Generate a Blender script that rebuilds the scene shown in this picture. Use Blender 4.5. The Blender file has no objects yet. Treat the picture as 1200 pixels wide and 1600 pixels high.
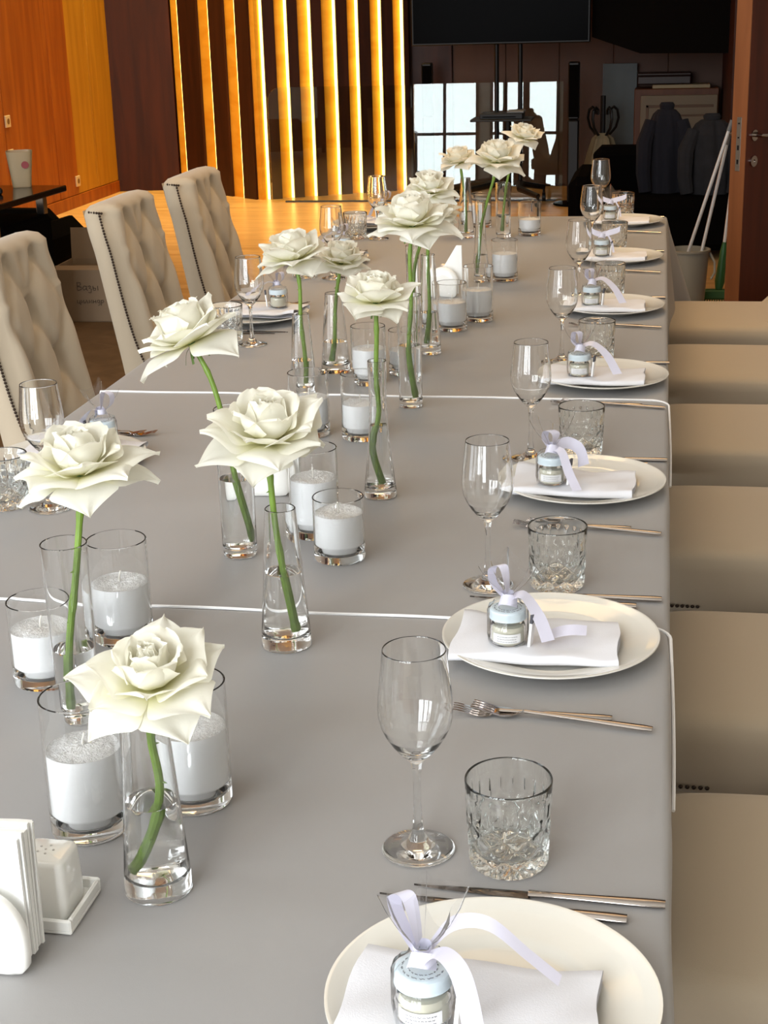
import bpy, math, random
from math import sin, cos, pi, sqrt, exp, radians
from mathutils import Vector, Matrix

# ------------------------------------------------------------------ camera, light, exposure
scene = bpy.context.scene
col = scene.collection

def lin(c):
    c = c / 255.0
    return c / 12.92 if c <= 0.04045 else ((c + 0.055) / 1.055) ** 2.4

def rgb(r, g, b):
    return (lin(r), lin(g), lin(b), 1.0)

CAM = Vector((0.0, 0.0, 1.56))
PITCH, YAW, ROLL = 0.325674245, 0.181666779, -0.0284434329
cam_data = bpy.data.cameras.new('camera')
cam = bpy.data.objects.new('camera', cam_data)
col.objects.link(cam)
cam_data.sensor_fit = 'VERTICAL'
cam_data.sensor_height = 24.0
cam_data.lens = 2389.29 / 1600 * 24.0
cam_data.clip_start = 0.05
cam_data.clip_end = 100
fwd = Vector((-sin(YAW) * cos(PITCH), cos(YAW) * cos(PITCH), -sin(PITCH)))
rgt = Vector((cos(YAW), sin(YAW), 0))
up = rgt.cross(fwd)
r2 = cos(ROLL) * rgt + sin(ROLL) * up
u2 = -sin(ROLL) * rgt + cos(ROLL) * up
M = Matrix((r2, u2, -fwd)).transposed().to_4x4()
M.translation = CAM
cam.matrix_world = M
scene.camera = cam

scene.view_settings.view_transform = 'Standard'
scene.view_settings.look = 'None'
scene.view_settings.gamma = 1.0
scene.view_settings.use_curve_mapping = False
scene.view_settings.exposure = 0.0

cy = scene.cycles
cy.max_bounces = 24
cy.diffuse_bounces = 4
cy.glossy_bounces = 6
cy.transmission_bounces = 24
cy.transparent_max_bounces = 24
cy.sample_clamp_indirect = 40.0
cy.blur_glossy = 0.6
cy.use_denoising = True

world = bpy.data.worlds.new('daylight')
scene.world = world
world.use_nodes = True
bg = world.node_tree.nodes['Background']
bg.inputs[0].default_value = (0.75, 0.87, 1.0, 1)
bg.inputs[1].default_value = 1.2

def area(name, loc, rot, sx, sy, power, color, spread=None):
    l = bpy.data.lights.new(name, 'AREA')
    l.shape = 'RECTANGLE'
    l.size, l.size_y = sx, sy
    l.energy = power
    l.color = color
    if spread:
        l.spread = spread
    o = bpy.data.objects.new(name, l)
    o.location = loc
    o.rotation_euler = rot
    col.objects.link(o)
    return o

ROOM_X0, ROOM_X1, ROOM_Y0, ROOM_Y1, ROOM_H = -4.65, 1.9, -3.0, 13.13, 4.4
WIN = [(-4.35, -3.15), (-2.95, -1.75), (-1.55, -0.35)]          # window openings in the wall behind the camera
for a, b in WIN:                                                # daylight coming in through each of them
    area('window_daylight', ((a + b) / 2, ROOM_Y0 - 0.06, 2.1), (pi / 2, 0, 0), b - a, 4.0, 195, (0.93, 0.97, 1.0))
for y0, y1 in ((-1.8, -0.4), (0.2, 1.6)):                       # two more windows in the side wall near the camera
    area('side_window_daylight', (ROOM_X0 - 0.06, (y0 + y1) / 2, 2.1), (pi / 2, 0, -pi / 2), y1 - y0, 4.0, 45, (0.93, 0.97, 1.0))
for x, y, pw, c, sp in ((-1.3, 0.8, 5, (1.0, 0.94, 0.86), None), (-1.0, 3.6, 7, (1.0, 0.76, 0.52), None), (-0.7, 5.6, 34, (1.0, 0.66, 0.32), 2.0), (-3.2, 10.8, 50, (1.0, 0.72, 0.38), 1.5)):
    area('added_ceiling_fill', (x, y, ROOM_H - 0.08), (0, 0, 0), 2.0, 1.2, pw, c, sp)  # unseen lamps added overhead for top light and a warmer far end
area('added_wall_fill', (-4.30, 12.35, ROOM_H - 0.08), (0, 0, 0), 0.2, 0.6, 45, (1.0, 0.80, 0.28), 1.6)  # unseen lamp added to brighten the wall band and floor by the slats

# ------------------------------------------------------------------ materials
MATS = {}

def nt(name):
    m = bpy.data.materials.new(name)
    m.use_nodes = True
    return m, m.node_tree, m.node_tree.nodes['Principled BSDF']

def mat(name, color, rough=0.5, metal=0.0, bump=0.0, bscale=200.0, vary=0.0, vscale=5.0, sheen=0.0, coat=0.0, stretch=None, spec=None):
    if name in MATS:
        return MATS[name]
    m, t, p = nt(name)
    p.inputs['Base Color'].default_value = color
    p.inputs['Roughness'].default_value = rough
    p.inputs['Metallic'].default_value = metal
    p.inputs['Coat Weight'].default_value = coat
    if spec is not None:
        p.inputs['Specular IOR Level'].default_value = spec
    if sheen:
        p.inputs['Sheen Weight'].default_value = sheen
    tc = t.nodes.new('ShaderNodeTexCoord')
    mp = t.nodes.new('ShaderNodeMapping')
    t.links.new(tc.outputs['Object'], mp.inputs[0])
    if stretch:
        mp.inputs['Scale'].default_value = stretch
    if vary:
        n = t.nodes.new('ShaderNodeTexNoise')
        n.inputs['Scale'].default_value = vscale
        n.inputs['Detail'].default_value = 5
        t.links.new(mp.outputs[0], n.inputs['Vector'])
        r = t.nodes.new('ShaderNodeValToRGB')
        r.color_ramp.elements[0].position = 0.3
        r.color_ramp.elements[1].position = 0.7
        r.color_ramp.elements[0].color = tuple(x * (1 - vary) for x in color[:3]) + (1,)
        r.color_ramp.elements[1].color = tuple(min(1, x * (1 + vary)) for x in color[:3]) + (1,)
        t.links.new(n.outputs['Fac'], r.inputs[0])
        t.links.new(r.outputs[0], p.inputs['Base Color'])
    if bump:
        n2 = t.nodes.new('ShaderNodeTexNoise')
        n2.inputs['Scale'].default_value = bscale
        n2.inputs['Detail'].default_value = 3
        t.links.new(mp.outputs[0], n2.inputs['Vector'])
        b = t.nodes.new('ShaderNodeBump')
        b.inputs['Strength'].default_value = bump
        b.inputs['Distance'].default_value = 0.002
        t.links.new(n2.outputs['Fac'], b.inputs['Height'])
        t.links.new(b.outputs[0], p.inputs['Normal'])
    MATS[name] = m
    return m

def glass(name, color=(1, 1, 1, 1), ior=1.5, rough=0.0):
    if name in MATS:
        return MATS[name]
    m = bpy.data.materials.new(name)
    m.use_nodes = True
    t = m.node_tree
    t.nodes.remove(t.nodes['Principled BSDF'])
    g = t.nodes.new('ShaderNodeBsdfGlass')
    g.inputs['Color'].default_value = color
    g.inputs['IOR'].default_value = ior
    g.inputs['Roughness'].default_value = rough
    t.links.new(g.outputs[0], t.nodes['Material Output'].inputs[0])
    MATS[name] = m
    return m

def film(name, tint, gl=0.5):
    """thin clear film: transparent, with a Fresnel weighted reflection"""
    if name in MATS:
        return MATS[name]
    m = bpy.data.materials.new(name)
    m.use_nodes = True
    t = m.node_tree
    t.nodes.remove(t.nodes['Principled BSDF'])
    a = t.nodes.new('ShaderNodeBsdfTransparent')
    a.inputs[0].default_value = tint
    b = t.nodes.new('ShaderNodeBsdfGlossy')
    b.inputs['Roughness'].default_value = 0.12
    lw = t.nodes.new('ShaderNodeLayerWeight')
    lw.inputs['Blend'].default_value = gl
    mx = t.nodes.new('ShaderNodeMixShader')
    hz = t.nodes.new('ShaderNodeMixShader')
    hz.inputs[0].default_value = 0.09
    tl = t.nodes.new('ShaderNodeBsdfTranslucent')
    t.links.new(a.outputs[0], hz.inputs[1])
    t.links.new(tl.outputs[0], hz.inputs[2])
    t.links.new(lw.outputs['Fresnel'], mx.inputs[0])
    t.links.new(hz.outputs[0], mx.inputs[1])
    t.links.new(b.outputs[0], mx.inputs[2])
    t.links.new(mx.outputs[0], t.nodes['Material Output'].inputs[0])
    MATS[name] = m
    return m

def emit(name, color, s):
    if name in MATS:
        return MATS[name]
    m = bpy.data.materials.new(name)
    m.use_nodes = True
    t = m.node_tree
    t.nodes.remove(t.nodes['Principled BSDF'])
    e = t.nodes.new('ShaderNodeEmission')
    e.inputs[0].default_value = color
    e.inputs[1].default_value = s
    t.links.new(e.outputs[0], t.nodes['Material Output'].inputs[0])
    MATS[name] = m
    return m

def petal_mat():
    m = bpy.data.materials.new('rose_petal')
    m.use_nodes = True
    t = m.node_tree
    t.nodes.remove(t.nodes['Principled BSDF'])
    at = t.nodes.new('ShaderNodeAttribute')
    at.attribute_name = 'along'
    r = t.nodes.new('ShaderNodeValToRGB')
    r.color_ramp.elements[0].color = (0.80, 0.78, 0.40, 1)
    r.color_ramp.elements[0].position = 0.02
    r.color_ramp.elements[1].color = (0.895, 0.875, 0.775, 1)
    r.color_ramp.elements[1].position = 0.5
    t.links.new(at.outputs['Fac'], r.inputs[0])
    n = t.nodes.new('ShaderNodeTexNoise')
    n.inputs['Scale'].default_value = 90
    n.inputs['Detail'].default_value = 4
    tc = t.nodes.new('ShaderNodeTexCoord')
    t.links.new(tc.outputs['Object'], n.inputs['Vector'])
    b = t.nodes.new('ShaderNodeBump')
    b.inputs['Strength'].default_value = 0.12
    b.inputs['Distance'].default_value = 0.002
    t.links.new(n.outputs['Fac'], b.inputs['Height'])
    d = t.nodes.new('ShaderNodeBsdfDiffuse')
    tr = t.nodes.new('ShaderNodeBsdfTranslucent')
    mx = t.nodes.new('ShaderNodeMixShader')
    mx.inputs[0].default_value = 0.38
    for x in (d, tr):
        t.links.new(r.outputs[0], x.inputs['Color'])
        t.links.new(b.outputs[0], x.inputs['Normal'])
    t.links.new(d.outputs[0], mx.inputs[1])
    t.links.new(tr.outputs[0], mx.inputs[2])
    t.links.new(mx.outputs[0], t.nodes['Material Output'].inputs[0])
    return m

def wood(name, c1, c2, rough=0.35, scale=(9, 9, 0.7), wscale=1.6, coat=0.0, spec=0.3):
    if name in MATS:
        return MATS[name]
    m, t, p = nt(name)
    tc = t.nodes.new('ShaderNodeTexCoord')
    mp = t.nodes.new('ShaderNodeMapping')
    mp.inputs['Scale'].default_value = scale
    t.links.new(tc.outputs['Object'], mp.inputs[0])
    n = t.nodes.new('ShaderNodeTexNoise')
    n.inputs['Scale'].default_value = wscale
    n.inputs['Detail'].default_value = 7
    n.inputs['Distortion'].default_value = 0.6
    t.links.new(mp.outputs[0], n.inputs['Vector'])
    r = t.nodes.new('ShaderNodeValToRGB')
    r.color_ramp.elements[0].position = 0.33
    r.color_ramp.elements[1].position = 0.68
    r.color_ramp.elements[0].color = c1
    r.color_ramp.elements[1].color = c2
    t.links.new(n.outputs['Fac'], r.inputs[0])
    t.links.new(r.outputs[0], p.inputs['Base Color'])
    p.inputs['Roughness'].default_value = rough
    p.inputs['Coat Weight'].default_value = coat
    p.inputs['Specular IOR Level'].default_value = spec
    MATS[name] = m
    return m

CLOTH = mat('grey_satin_cloth', rgb(156, 154, 153), 0.5, bump=0.05, bscale=900, vary=0.025, vscale=3, sheen=0.1, spec=0.3)
HEM = mat('light_catching_hem', rgb(244, 243, 243), 0.6)  # paler than the cloth: the light the hem catches is in its colour
NAPKIN = mat('white_napkin_cloth', rgb(228, 228, 233), 0.8, bump=0.12, bscale=700)
PAPER = mat('white_tissue_paper', rgb(243, 243, 240), 0.9, bump=0.1, bscale=400)
CERAMIC = mat('white_glazed_ceramic', rgb(240, 239, 234), 0.12, coat=0.4)
PLATE = mat('cream_porcelain', rgb(228, 225, 216), 0.13, coat=0.3)
WAX = mat('white_candle_granules', rgb(254, 254, 254), 0.75, bump=0.05, bscale=300)
WAXTOP = mat('white_candle_granule_surface', rgb(240, 240, 240), 0.6, bump=0.9, bscale=520, vary=0.14, vscale=420)
WICK = mat('cotton_wick', rgb(235, 232, 225), 0.9)
CLEAR = glass('clear_glass', (0.998, 1.0, 0.999, 1))
CRYSTAL = glass('pressed_glass', (0.993, 1.0, 0.996, 1), 1.52)
WATER = glass('water', (0.998, 1.0, 0.999, 1), 1.33)
SCREEN = glass('partition_glass', (0.93, 0.97, 0.95, 1), 1.5)
PETAL = petal_mat()
STEM = mat('green_rose_stem', rgb(106, 134, 46), 0.45, vary=0.2, vscale=40)
SEPAL = mat('dark_green_sepal', rgb(84, 110, 50), 0.6)
STEEL = mat('polished_steel', rgb(178, 170, 164), 0.12, 1.0)
STEELREFL = mat('steel_dark_reflection', rgb(96, 90, 86), 0.08, 1.0)  # blade steel, a dark reflection put into its base colour
CREAM = mat('cream_body_scrub', rgb(240, 236, 214), 0.6)
LID = mat('pale_blue_lid', rgb(212, 226, 233), 0.3)
LABELW = mat('white_paper_label', rgb(240, 240, 240), 0.7)
INK = mat('grey_ink', rgb(110, 110, 115), 0.8)
RIBBON = mat('lilac_white_satin_ribbon', rgb(212, 210, 226), 0.32, sheen=0.3)
CELLO = film('clear_cellophane', (0.985, 0.985, 0.99, 1), 0.10)
FABRIC = mat('beige_chair_fabric', rgb(182, 167, 145), 0.85, bump=0.15, bscale=900, sheen=0.25, spec=0.2)
NAIL = mat('dark_bronze_nailhead', rgb(62, 50, 42), 0.35, 0.8)
DARKWOODLEG = mat('dark_wood_leg', rgb(52, 32, 22), 0.4)
WOODL = wood('orange_wood_veneer', rgb(140, 66, 12), rgb(170, 92, 22), 0.45)
WOODLIT = wood('led_lit_wood_veneer', rgb(172, 118, 26), rgb(194, 140, 40), 0.45)  # side wall veneer with the yellow LED glow put into its colour
WOODD = wood('dark_walnut_slat', rgb(44, 18, 7), rgb(62, 28, 12), 0.5)
WOODP = wood('red_brown_panel', rgb(50, 17, 3), rgb(68, 27, 5), 0.6)
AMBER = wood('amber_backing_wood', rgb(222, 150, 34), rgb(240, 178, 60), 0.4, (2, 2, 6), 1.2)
COCOA = wood('cocoa_wall_panel', rgb(74, 50, 38), rgb(86, 60, 46), 0.6, (2, 2, 0.4), 1.0)
FLOORM = wood('honey_parquet', rgb(190, 144, 88), rgb(218, 174, 116), 0.3, (1.2, 9, 1), 1.4)
FLOORD = wood('dark_brown_floor', rgb(92, 70, 46), rgb(106, 82, 56), 0.8, (3, 3, 3), 3)  # darker brown for the near part of the floor
PLASTER = mat('pale_plaster', rgb(200, 194, 184), 0.9)
CEILM = mat('ceiling_white', rgb(222, 218, 210), 0.9)
BLACK = mat('black_plastic', rgb(10, 10, 11), 0.45, spec=0.3)
BLACKGLOSS = mat('black_screen', rgb(5, 5, 6), 0.2, spec=0.008)
BLACKCLOTH = mat('black_upholstery', rgb(8, 7, 7), 1.0, spec=0.03, bump=0.2, bscale=300)
LED = emit('warm_led', (1.0, 0.66, 0.17, 1), 6.5)
STONE = mat('socket_plate_beige', rgb(214, 190, 150), 0.4)

# ------------------------------------------------------------------ mesh helpers
class MB:
    def __init__(self):
        self.v, self.f, self.a = [], [], None

    def add(self, verts, faces):
        o = len(self.v)
        self.v += [tuple(x) for x in verts]
        self.f += [tuple(i + o for i in f) for f in faces]
        return self

    def box(self, x0, x1, y0, y1, z0, z1, bev=0.0, M=None):
        if bev <= 0:
            vs = [(x, y, z) for z in (z0, z1) for y in (y0, y1) for x in (x0, x1)]
            fs = [(0, 2, 3, 1), (4, 5, 7, 6), (0, 1, 5, 4), (2, 6, 7, 3), (0, 4, 6, 2), (1, 3, 7, 5)]
        else:                                             # box with chamfered edges
            b = min(bev, (x1 - x0) / 2.01, (y1 - y0) / 2.01, (z1 - z0) / 2.01)
            vs, idx = [], {}
            for sx in (0, 1):
                for sy in (0, 1):
                    for sz in (0, 1):
                        X, Y, Z = (x0, x1)[sx], (y0, y1)[sy], (z0, z1)[sz]
                        ix, iy, iz = (b, -b)[sx], (b, -b)[sy], (b, -b)[sz]
                        for ax, p in ((0, (X, Y + iy, Z + iz)), (1, (X + ix, Y, Z + iz)), (2, (X + ix, Y + iy, Z))):
                            idx[sx, sy, sz, ax] = len(vs)
                            vs.append(p)
            g = lambda *k: idx[k]
            fs = []
            for s in (0, 1):
                for ax in range(3):
                    q = []
                    for p, r in ((0, 0), (1, 0), (1, 1), (0, 1)):
                        k = [0, 0, 0]
                        k[ax] = s
                        k[(ax + 1) % 3] = p
                        k[(ax + 2) % 3] = r
                        q.append(g(*k, ax))
                    fs.append(tuple(q if s else q[::-1]))
            for ax in range(3):
                a1, a2 = (ax + 1) % 3, (ax + 2) % 3
                for s1 in (0, 1):
                    for s2 in (0, 1):
                        k0, k1 = [0] * 3, [0] * 3
                        k0[a1] = k1[a1] = s1
                        k0[a2] = k1[a2] = s2
                        k1[ax] = 1
                        q = (g(*k0, a1), g(*k1, a1), g(*k1, a2), g(*k0, a2))
                        fs.append(q if s1 != s2 else q[::-1])
            for sx in (0, 1):
                for sy in (0, 1):
                    for sz in (0, 1):
                        q = tuple(g(sx, sy, sz, a) for a in range(3))
                        fs.append(q if (sx + sy + sz) % 2 else q[::-1])
        if M is not None:
            vs = [tuple(M @ Vector(v)) for v in vs]
        return self.add(vs, fs)

    def lathe(self, prof, seg=48, c=(0, 0, 0), rad=None):
        sup = [prof[0]]
        for (ra, za), (rb_, zb) in zip(prof, prof[1:]):
            d = sqrt((rb_ - ra) ** 2 + (zb - za) ** 2)
            if d > 0.006:
                e = 0.0012 / d
                sup.append((ra + (rb_ - ra) * e, za + (zb - za) * e))
                sup.append((rb_ + (ra - rb_) * e, zb + (za - zb) * e))
            sup.append((rb_, zb))
        prof = sup
        rings, vs = [], []
        for (r, z) in prof:
            if r < 1e-7:
                rings.append([len(vs)] * seg)
                vs.append((c[0], c[1], c[2] + z))
            else:
                ring = []
                for i in range(seg):
                    a = 2 * pi * i / seg
                    rr = r if rad is None else rad(r, z, a)
                    ring.append(len(vs))
                    vs.append((c[0] + rr * cos(a), c[1] + rr * sin(a), c[2] + z))
                rings.append(ring)
        fs = []
        for k in range(len(rings) - 1):
            A, B = rings[k], rings[k + 1]
            for i in range(seg):
                j = (i + 1) % seg
                q = []
                for x in (A[i], A[j], B[j], B[i]):
                    if x not in q:
                        q.append(x)
                if len(q) > 2:
                    fs.append(tuple(q))
        return self.add(vs, fs)

    def tube(self, pts, rad, seg=8, cap=True):
        pts = [Vector(p) for p in pts]
        n = len(pts)
        rs = rad if isinstance(rad, (list, tuple)) else [rad] * n
        vs, fs = [], []
        prev = None
        for i, p in enumerate(pts):
            t = (pts[min(i + 1, n - 1)] - pts[max(i - 1, 0)]).normalized()
            if prev is None:
                nrm = t.orthogonal().normalized()
            else:
                nrm = (prev - t * prev.dot(t)).normalized()
            prev = nrm
            b = t.cross(nrm)
            for k in range(seg):
                a = 2 * pi * k / seg
                vs.append(p + (nrm * cos(a) + b * sin(a)) * rs[i])
        for i in range(n - 1):
            for k in range(seg):
                j = (k + 1) % seg
                fs.append((i * seg + k, i * seg + j, (i + 1) * seg + j, (i + 1) * seg + k))
        if cap:
            fs.append(tuple(range(seg))[::-1])
            fs.append(tuple((n - 1) * seg + k for k in range(seg)))
        return self.add(vs, fs)

    def grid(self, nu, nv, fn):
        vs = [fn(i / nu, j / nv) for j in range(nv + 1) for i in range(nu + 1)]
        fs = [(j * (nu + 1) + i, j * (nu + 1) + i + 1, (j + 1) * (nu + 1) + i + 1, (j + 1) * (nu + 1) + i) for j in range(nv) for i in range(nu)]
        return self.add(vs, fs)

    def prism(self, poly, axis, a, b):
        """extrude polygon of 2D points along axis (0,1,2) from a to b"""
        n = len(poly)
        def P(q, w):
            if axis == 0: return (w, q[0], q[1])
            if axis == 1: return (q[0], w, q[1])
            return (q[0], q[1], w)
        vs = [P(q, a) for q in poly] + [P(q, b) for q in poly]
        fs = [tuple(range(n))[::-1], tuple(range(n, 2 * n))] + [(i, (i + 1) % n, n + (i + 1) % n, n + i) for i in range(n)]
        return self.add(vs, fs)

    def mesh(self, name, m, smooth=True, sharp=None):
        me = bpy.data.meshes.new(name)
        me.from_pydata(self.v, [], self.f)
        me.materials.append(m)
        me.validate()
        if smooth:
            for p in me.polygons:
                p.use_smooth = True
            if sharp:
                me.set_sharp_from_angle(angle=radians(sharp))
        if self.a is not None:
            at = me.attributes.new('along', 'FLOAT', 'POINT')
            at.data.foreach_set('value', self.a)
        me.update()
        return me

    def build(self, name, m, parent=None, smooth=True, sharp=35, loc=None):
        return link(name, self.mesh(name, m, smooth, sharp), parent, loc)

def link(name, me, parent=None, loc=None):
    o = bpy.data.objects.new(name, me)
    col.objects.link(o)
    if parent is not None:
        o.parent = parent
    if loc is not None:
        o.location = loc
    return o

def fixnormals(o):
    import bmesh
    bm = bmesh.new()
    bm.from_mesh(o.data)
    bmesh.ops.recalc_face_normals(bm, faces=bm.faces)
    bm.to_mesh(o.data)
    bm.free()

def tag(o, label, cat, group=None):
    o['label'] = label
    o['category'] = cat
    if group:
        o['group'] = group
    return o

def thing(name, label, cat, loc=(0, 0, 0), rz=0.0, group=None):
    o = bpy.data.objects.new(name, None)
    o.empty_display_size = 0.05
    col.objects.link(o)
    o.location = loc
    o.rotation_euler = (0, 0, rz)
    return tag(o, label, cat, group)

def struct(o):
    o['kind'] = 'structure'
    return o

def copy_tree(src, loc, rz, label, group=None):
    c = src.copy()
    col.objects.link(c)
    c.location = loc
    c.rotation_euler = (0, 0, rz)
    c['label'] = label
    if group:
        c['group'] = group
    for ch in list(src.children):
        d = ch.copy()
        col.objects.link(d)
        d.parent = c
        for g in list(ch.children):
            e = g.copy()
            col.objects.link(e)
            e.parent = d
    return c

def smoothstep(a, b, x):
    t = max(0.0, min(1.0, (x - a) / (b - a)))
    return t * t * (3 - 2 * t)

def zt(y):
    return 0.7534 if y < 1.905 else (0.7519 if y < 3.108 else 0.7504)

ORD = ['first', 'second', 'third', 'fourth', 'fifth', 'sixth', 'seventh', 'eighth', 'ninth', 'tenth', 'eleventh', 'twelfth', 'thirteenth', 'fourteenth', 'fifteenth']

# ------------------------------------------------------------------ room shell
fl = MB().box(ROOM_X0 - 0.3, ROOM_X1 + 0.3, 7.62, ROOM_Y1 + 0.4, -0.12, 0.0).build('floor', FLOORM, smooth=False)
struct(fl)
struct(MB().box(ROOM_X0 - 0.3, ROOM_X1 + 0.3, ROOM_Y0 - 0.3, 7.62, -0.12, 0.0).build('floor', FLOORD, smooth=False))
struct(MB().box(ROOM_X0 - 0.3, ROOM_X1 + 0.3, ROOM_Y0 - 0.3, ROOM_Y1 + 0.4, ROOM_H, ROOM_H + 0.1).build('ceiling', CEILM, smooth=False))
# window wall behind the camera
wf = MB()
xs = [ROOM_X0 - 0.2] + [v for w in WIN for v in w] + [ROOM_X1 + 0.2]
for i in range(0, len(xs), 2):
    wf.box(xs[i], xs[i + 1], ROOM_Y0 - 0.2, ROOM_Y0, 0, ROOM_H)
for a, b in WIN:
    wf.box(a, b, ROOM_Y0 - 0.2, ROOM_Y0, 4.12, ROOM_H)
    wf.box(a, b, ROOM_Y0 - 0.2, ROOM_Y0, 0, 0.08)
struct(wf.build('wall_front', PLASTER, smooth=False))
FRAME = mat('dark_window_frame', rgb(60, 58, 58), 0.4)
for k, (a, b) in enumerate(WIN):
    w = MB()
    for x in (a, (a + b) / 2 - 0.025, b - 0.05):
        w.box(x, x + 0.05, ROOM_Y0 - 0.02, ROOM_Y0 + 0.03, 0.08, 4.12)
    for z in (0.08, 1.0, 2.9, 4.07):
        w.box(a, b, ROOM_Y0 - 0.02, ROOM_Y0 + 0.03, z, z + 0.05)
    struct(w.build('window_%d' % (k + 1), FRAME, smooth=False))
# side wall: plain part near the camera with two windows, panelled part by the slats
wl = MB()
ys = [ROOM_Y0, -1.8, -0.4, 0.2, 1.6, 9.1]
for i in range(0, 6, 2):
    wl.box(ROOM_X0 - 0.2, ROOM_X0, ys[i], ys[i + 1], 0, ROOM_H)
for i in (1, 3):
    wl.box(ROOM_X0 - 0.2, ROOM_X0, ys[i], ys[i + 1], 4.12, ROOM_H)
    wl.box(ROOM_X0 - 0.2, ROOM_X0, ys[i], ys[i + 1], 0, 0.08)
wl.box(ROOM_X0 - 0.2, ROOM_X0 - 0.03, 9.1, ROOM_Y1 + 0.3, 0, ROOM_H)
wall_left = struct(wl.build('wall_left', PLASTER, smooth=False))
pb = [9.1, 9.62, 10.14, 10.66, 11.156, 11.595, 11.997, 12.45, 12.96]
for i in range(8):
    d = 0.004 * (i % 2)
    MB().box(ROOM_X0 - 0.03, ROOM_X0 + d, pb[i] + 0.002, pb[i + 1] - 0.002, 0.1, ROOM_H - 0.01, 0.002).build('panel', WOODLIT if i > 5 else WOODL, wall_left, smooth=False)
struct(MB().box(ROOM_X0 - 0.03, ROOM_X0 + 0.012, 9.1, 12.96, 0, 0.095, 0.002).build('baseboard_left', WOODL, smooth=False))
# back walls
wb = MB().box(-4.9, 1.0, ROOM_Y1, ROOM_Y1 + 0.2, 0, ROOM_H)
wall_back = struct(wb.build('wall_back', COCOA, smooth=False))
for i in range(5):
    x0 = -1.72 + i * 0.44
    MB().box(x0 + 0.002, x0 + 0.438, ROOM_Y1 - 0.02, ROOM_Y1, 0.02, ROOM_H - 0.02, 0.003).build('panel', COCOA, wall_back, smooth=False)
MB().box(-2.06, -1.724, ROOM_Y1 - 0.05, ROOM_Y1, 0, ROOM_H - 0.02, 0.003).build('panel', WOODD, wall_back, smooth=False)
# return wall with veneer behind the door, then the side wall past the frame
struct(MB().box(0.47, 0.6, 11.2, ROOM_Y1, 0, ROOM_H).build('wall_right', WOODP, smooth=False))
struct(MB().box(ROOM_X1, ROOM_X1 + 0.2, ROOM_Y0, 11.2, 0, ROOM_H).build('wall_right', PLASTER, smooth=False))
struct(MB().box(0.6, ROOM_X1 + 0.2, 11.2, 11.35, 0, ROOM_H).build('wall_right', WOODP, smooth=False))
# dark bulkhead hanging in front of the back wall
struct(MB().prism([(-0.53, 4.3), (-0.53, 1.225), (-0.17, 1.10), (0.47, 1.09), (0.47, 4.3)], 1, 12.0, 12.5).build('trim_1', mat('dark_brown_bulkhead', rgb(9, 6, 4), 0.9, spec=0.1), smooth=False))

# slatted feature wall: a prow with lit gaps between dark fins
wall_slat = thing('wall_slatted', 'x', 'wall')
del wall_slat['label'], wall_slat['category']
struct(wall_slat)
PA, PB, PC = Vector((-4.12, 13.04)), Vector((-3.21, 12.3)), Vector((-2.06, 12.93))
def face_panel(P, Q, s0, s1, d0, d1, z0, z1, name, m, bev=0.0):
    """slab along P->Q between distances s0,s1 (m) and depths d0,d1 behind the face"""
    L = (Q - P).length
    t = (Q - P) / L
    n = Vector((-t.y, t.x))           # points away from the camera
    q = [P + t * s0 + n * d0, P + t * s1 + n * d0, P + t * s1 + n * d1, P + t * s0 + n * d1]
    return MB().prism([(v.x, v.y) for v in q], 2, z0, z1).build(name, m, wall_slat, smooth=False)
L1, L2 = (PB - PA).length, (PC - PB).length
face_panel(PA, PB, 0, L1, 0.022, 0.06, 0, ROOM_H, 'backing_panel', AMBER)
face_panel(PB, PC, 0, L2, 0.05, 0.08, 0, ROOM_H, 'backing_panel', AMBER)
# each lit gap: (face, start, end) in metres along the face; the fin stands between gaps
oa = 0.0
gl = [(0.0, 0.13), (0.405, 0.576), (0.78, 0.946)]
gr = [(0.0, 0.088), (0.185, 0.29), (0.375, 0.487), (0.575, 0.695), (0.79, 0.885), (0.985, 1.082), (1.18, 1.272)]
def fins(P, Q, gaps, L, start, dep):
    prev = start
    for a, b in gaps:
        if a > prev:
            face_panel(P, Q, prev, a, 0.0, dep, 0, ROOM_H, 'slat', WOODD)
        face_panel(P, Q, b - 0.014, b - 0.0005, dep * 0.3, dep - 0.001, 0.0, ROOM_H, 'light_strip', LED)
        prev = b
    if L - prev > 0.005:
        face_panel(P, Q, prev, L, 0.0, dep, 0, ROOM_H, 'slat', WOODD)
fins(PA, PB, gl, L1 - 0.06, 0.0, 0.022)
fins(PB, PC, gr, L2, 0.0, 0.05)
# wide red-brown panel between the side wall and the prow
struct(MB().prism([(-4.66, 12.94), (-4.12, 13.04), (-4.12, 13.13), (-4.9, 13.13), (-4.9, 12.94)], 2, 0, ROOM_H).build('wall_back', WOODP, smooth=False))

# sockets and switches
def socket(y, z, n, label, group=None):
    s = thing('wall_socket', label, 'socket', (ROOM_X0 + 0.004, y, z))
    MB().box(0, 0.012, -0.042, 0.042, -0.042 * n, 0.042 * n, 0.003).build('cover_plate', STONE, s, smooth=False)
    for k in range(n):
        zc = (k - (n - 1) / 2) * 0.08
        if n == 2 and k == 1:
            MB().box(0.012, 0.016, -0.028, 0.028, zc - 0.028, zc + 0.028, 0.002).build('rocker_switch', mat('ivory_switch', rgb(240, 220, 180), 0.4), s, smooth=False)
        else:
            o = MB().lathe([(0, 0.0), (0.02, 0.0), (0.021, 0.003), (0.0, 0.003)], 16).build('socket_well', mat('socket_brown', rgb(120, 84, 44), 0.5), s)
            o.rotation_euler = (0, pi / 2, 0)
            o.location = (0.011, 0, zc)
socket(10.70, 0.773, 1, 'single beige wall socket, highest one on the orange wood panels')
socket(10.70, 0.492, 2, 'tall beige switch and socket plate just above the black side table')
socket(11.97, 0.203, 1, 'small beige wall socket low on the lit orange wood panels')

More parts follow.
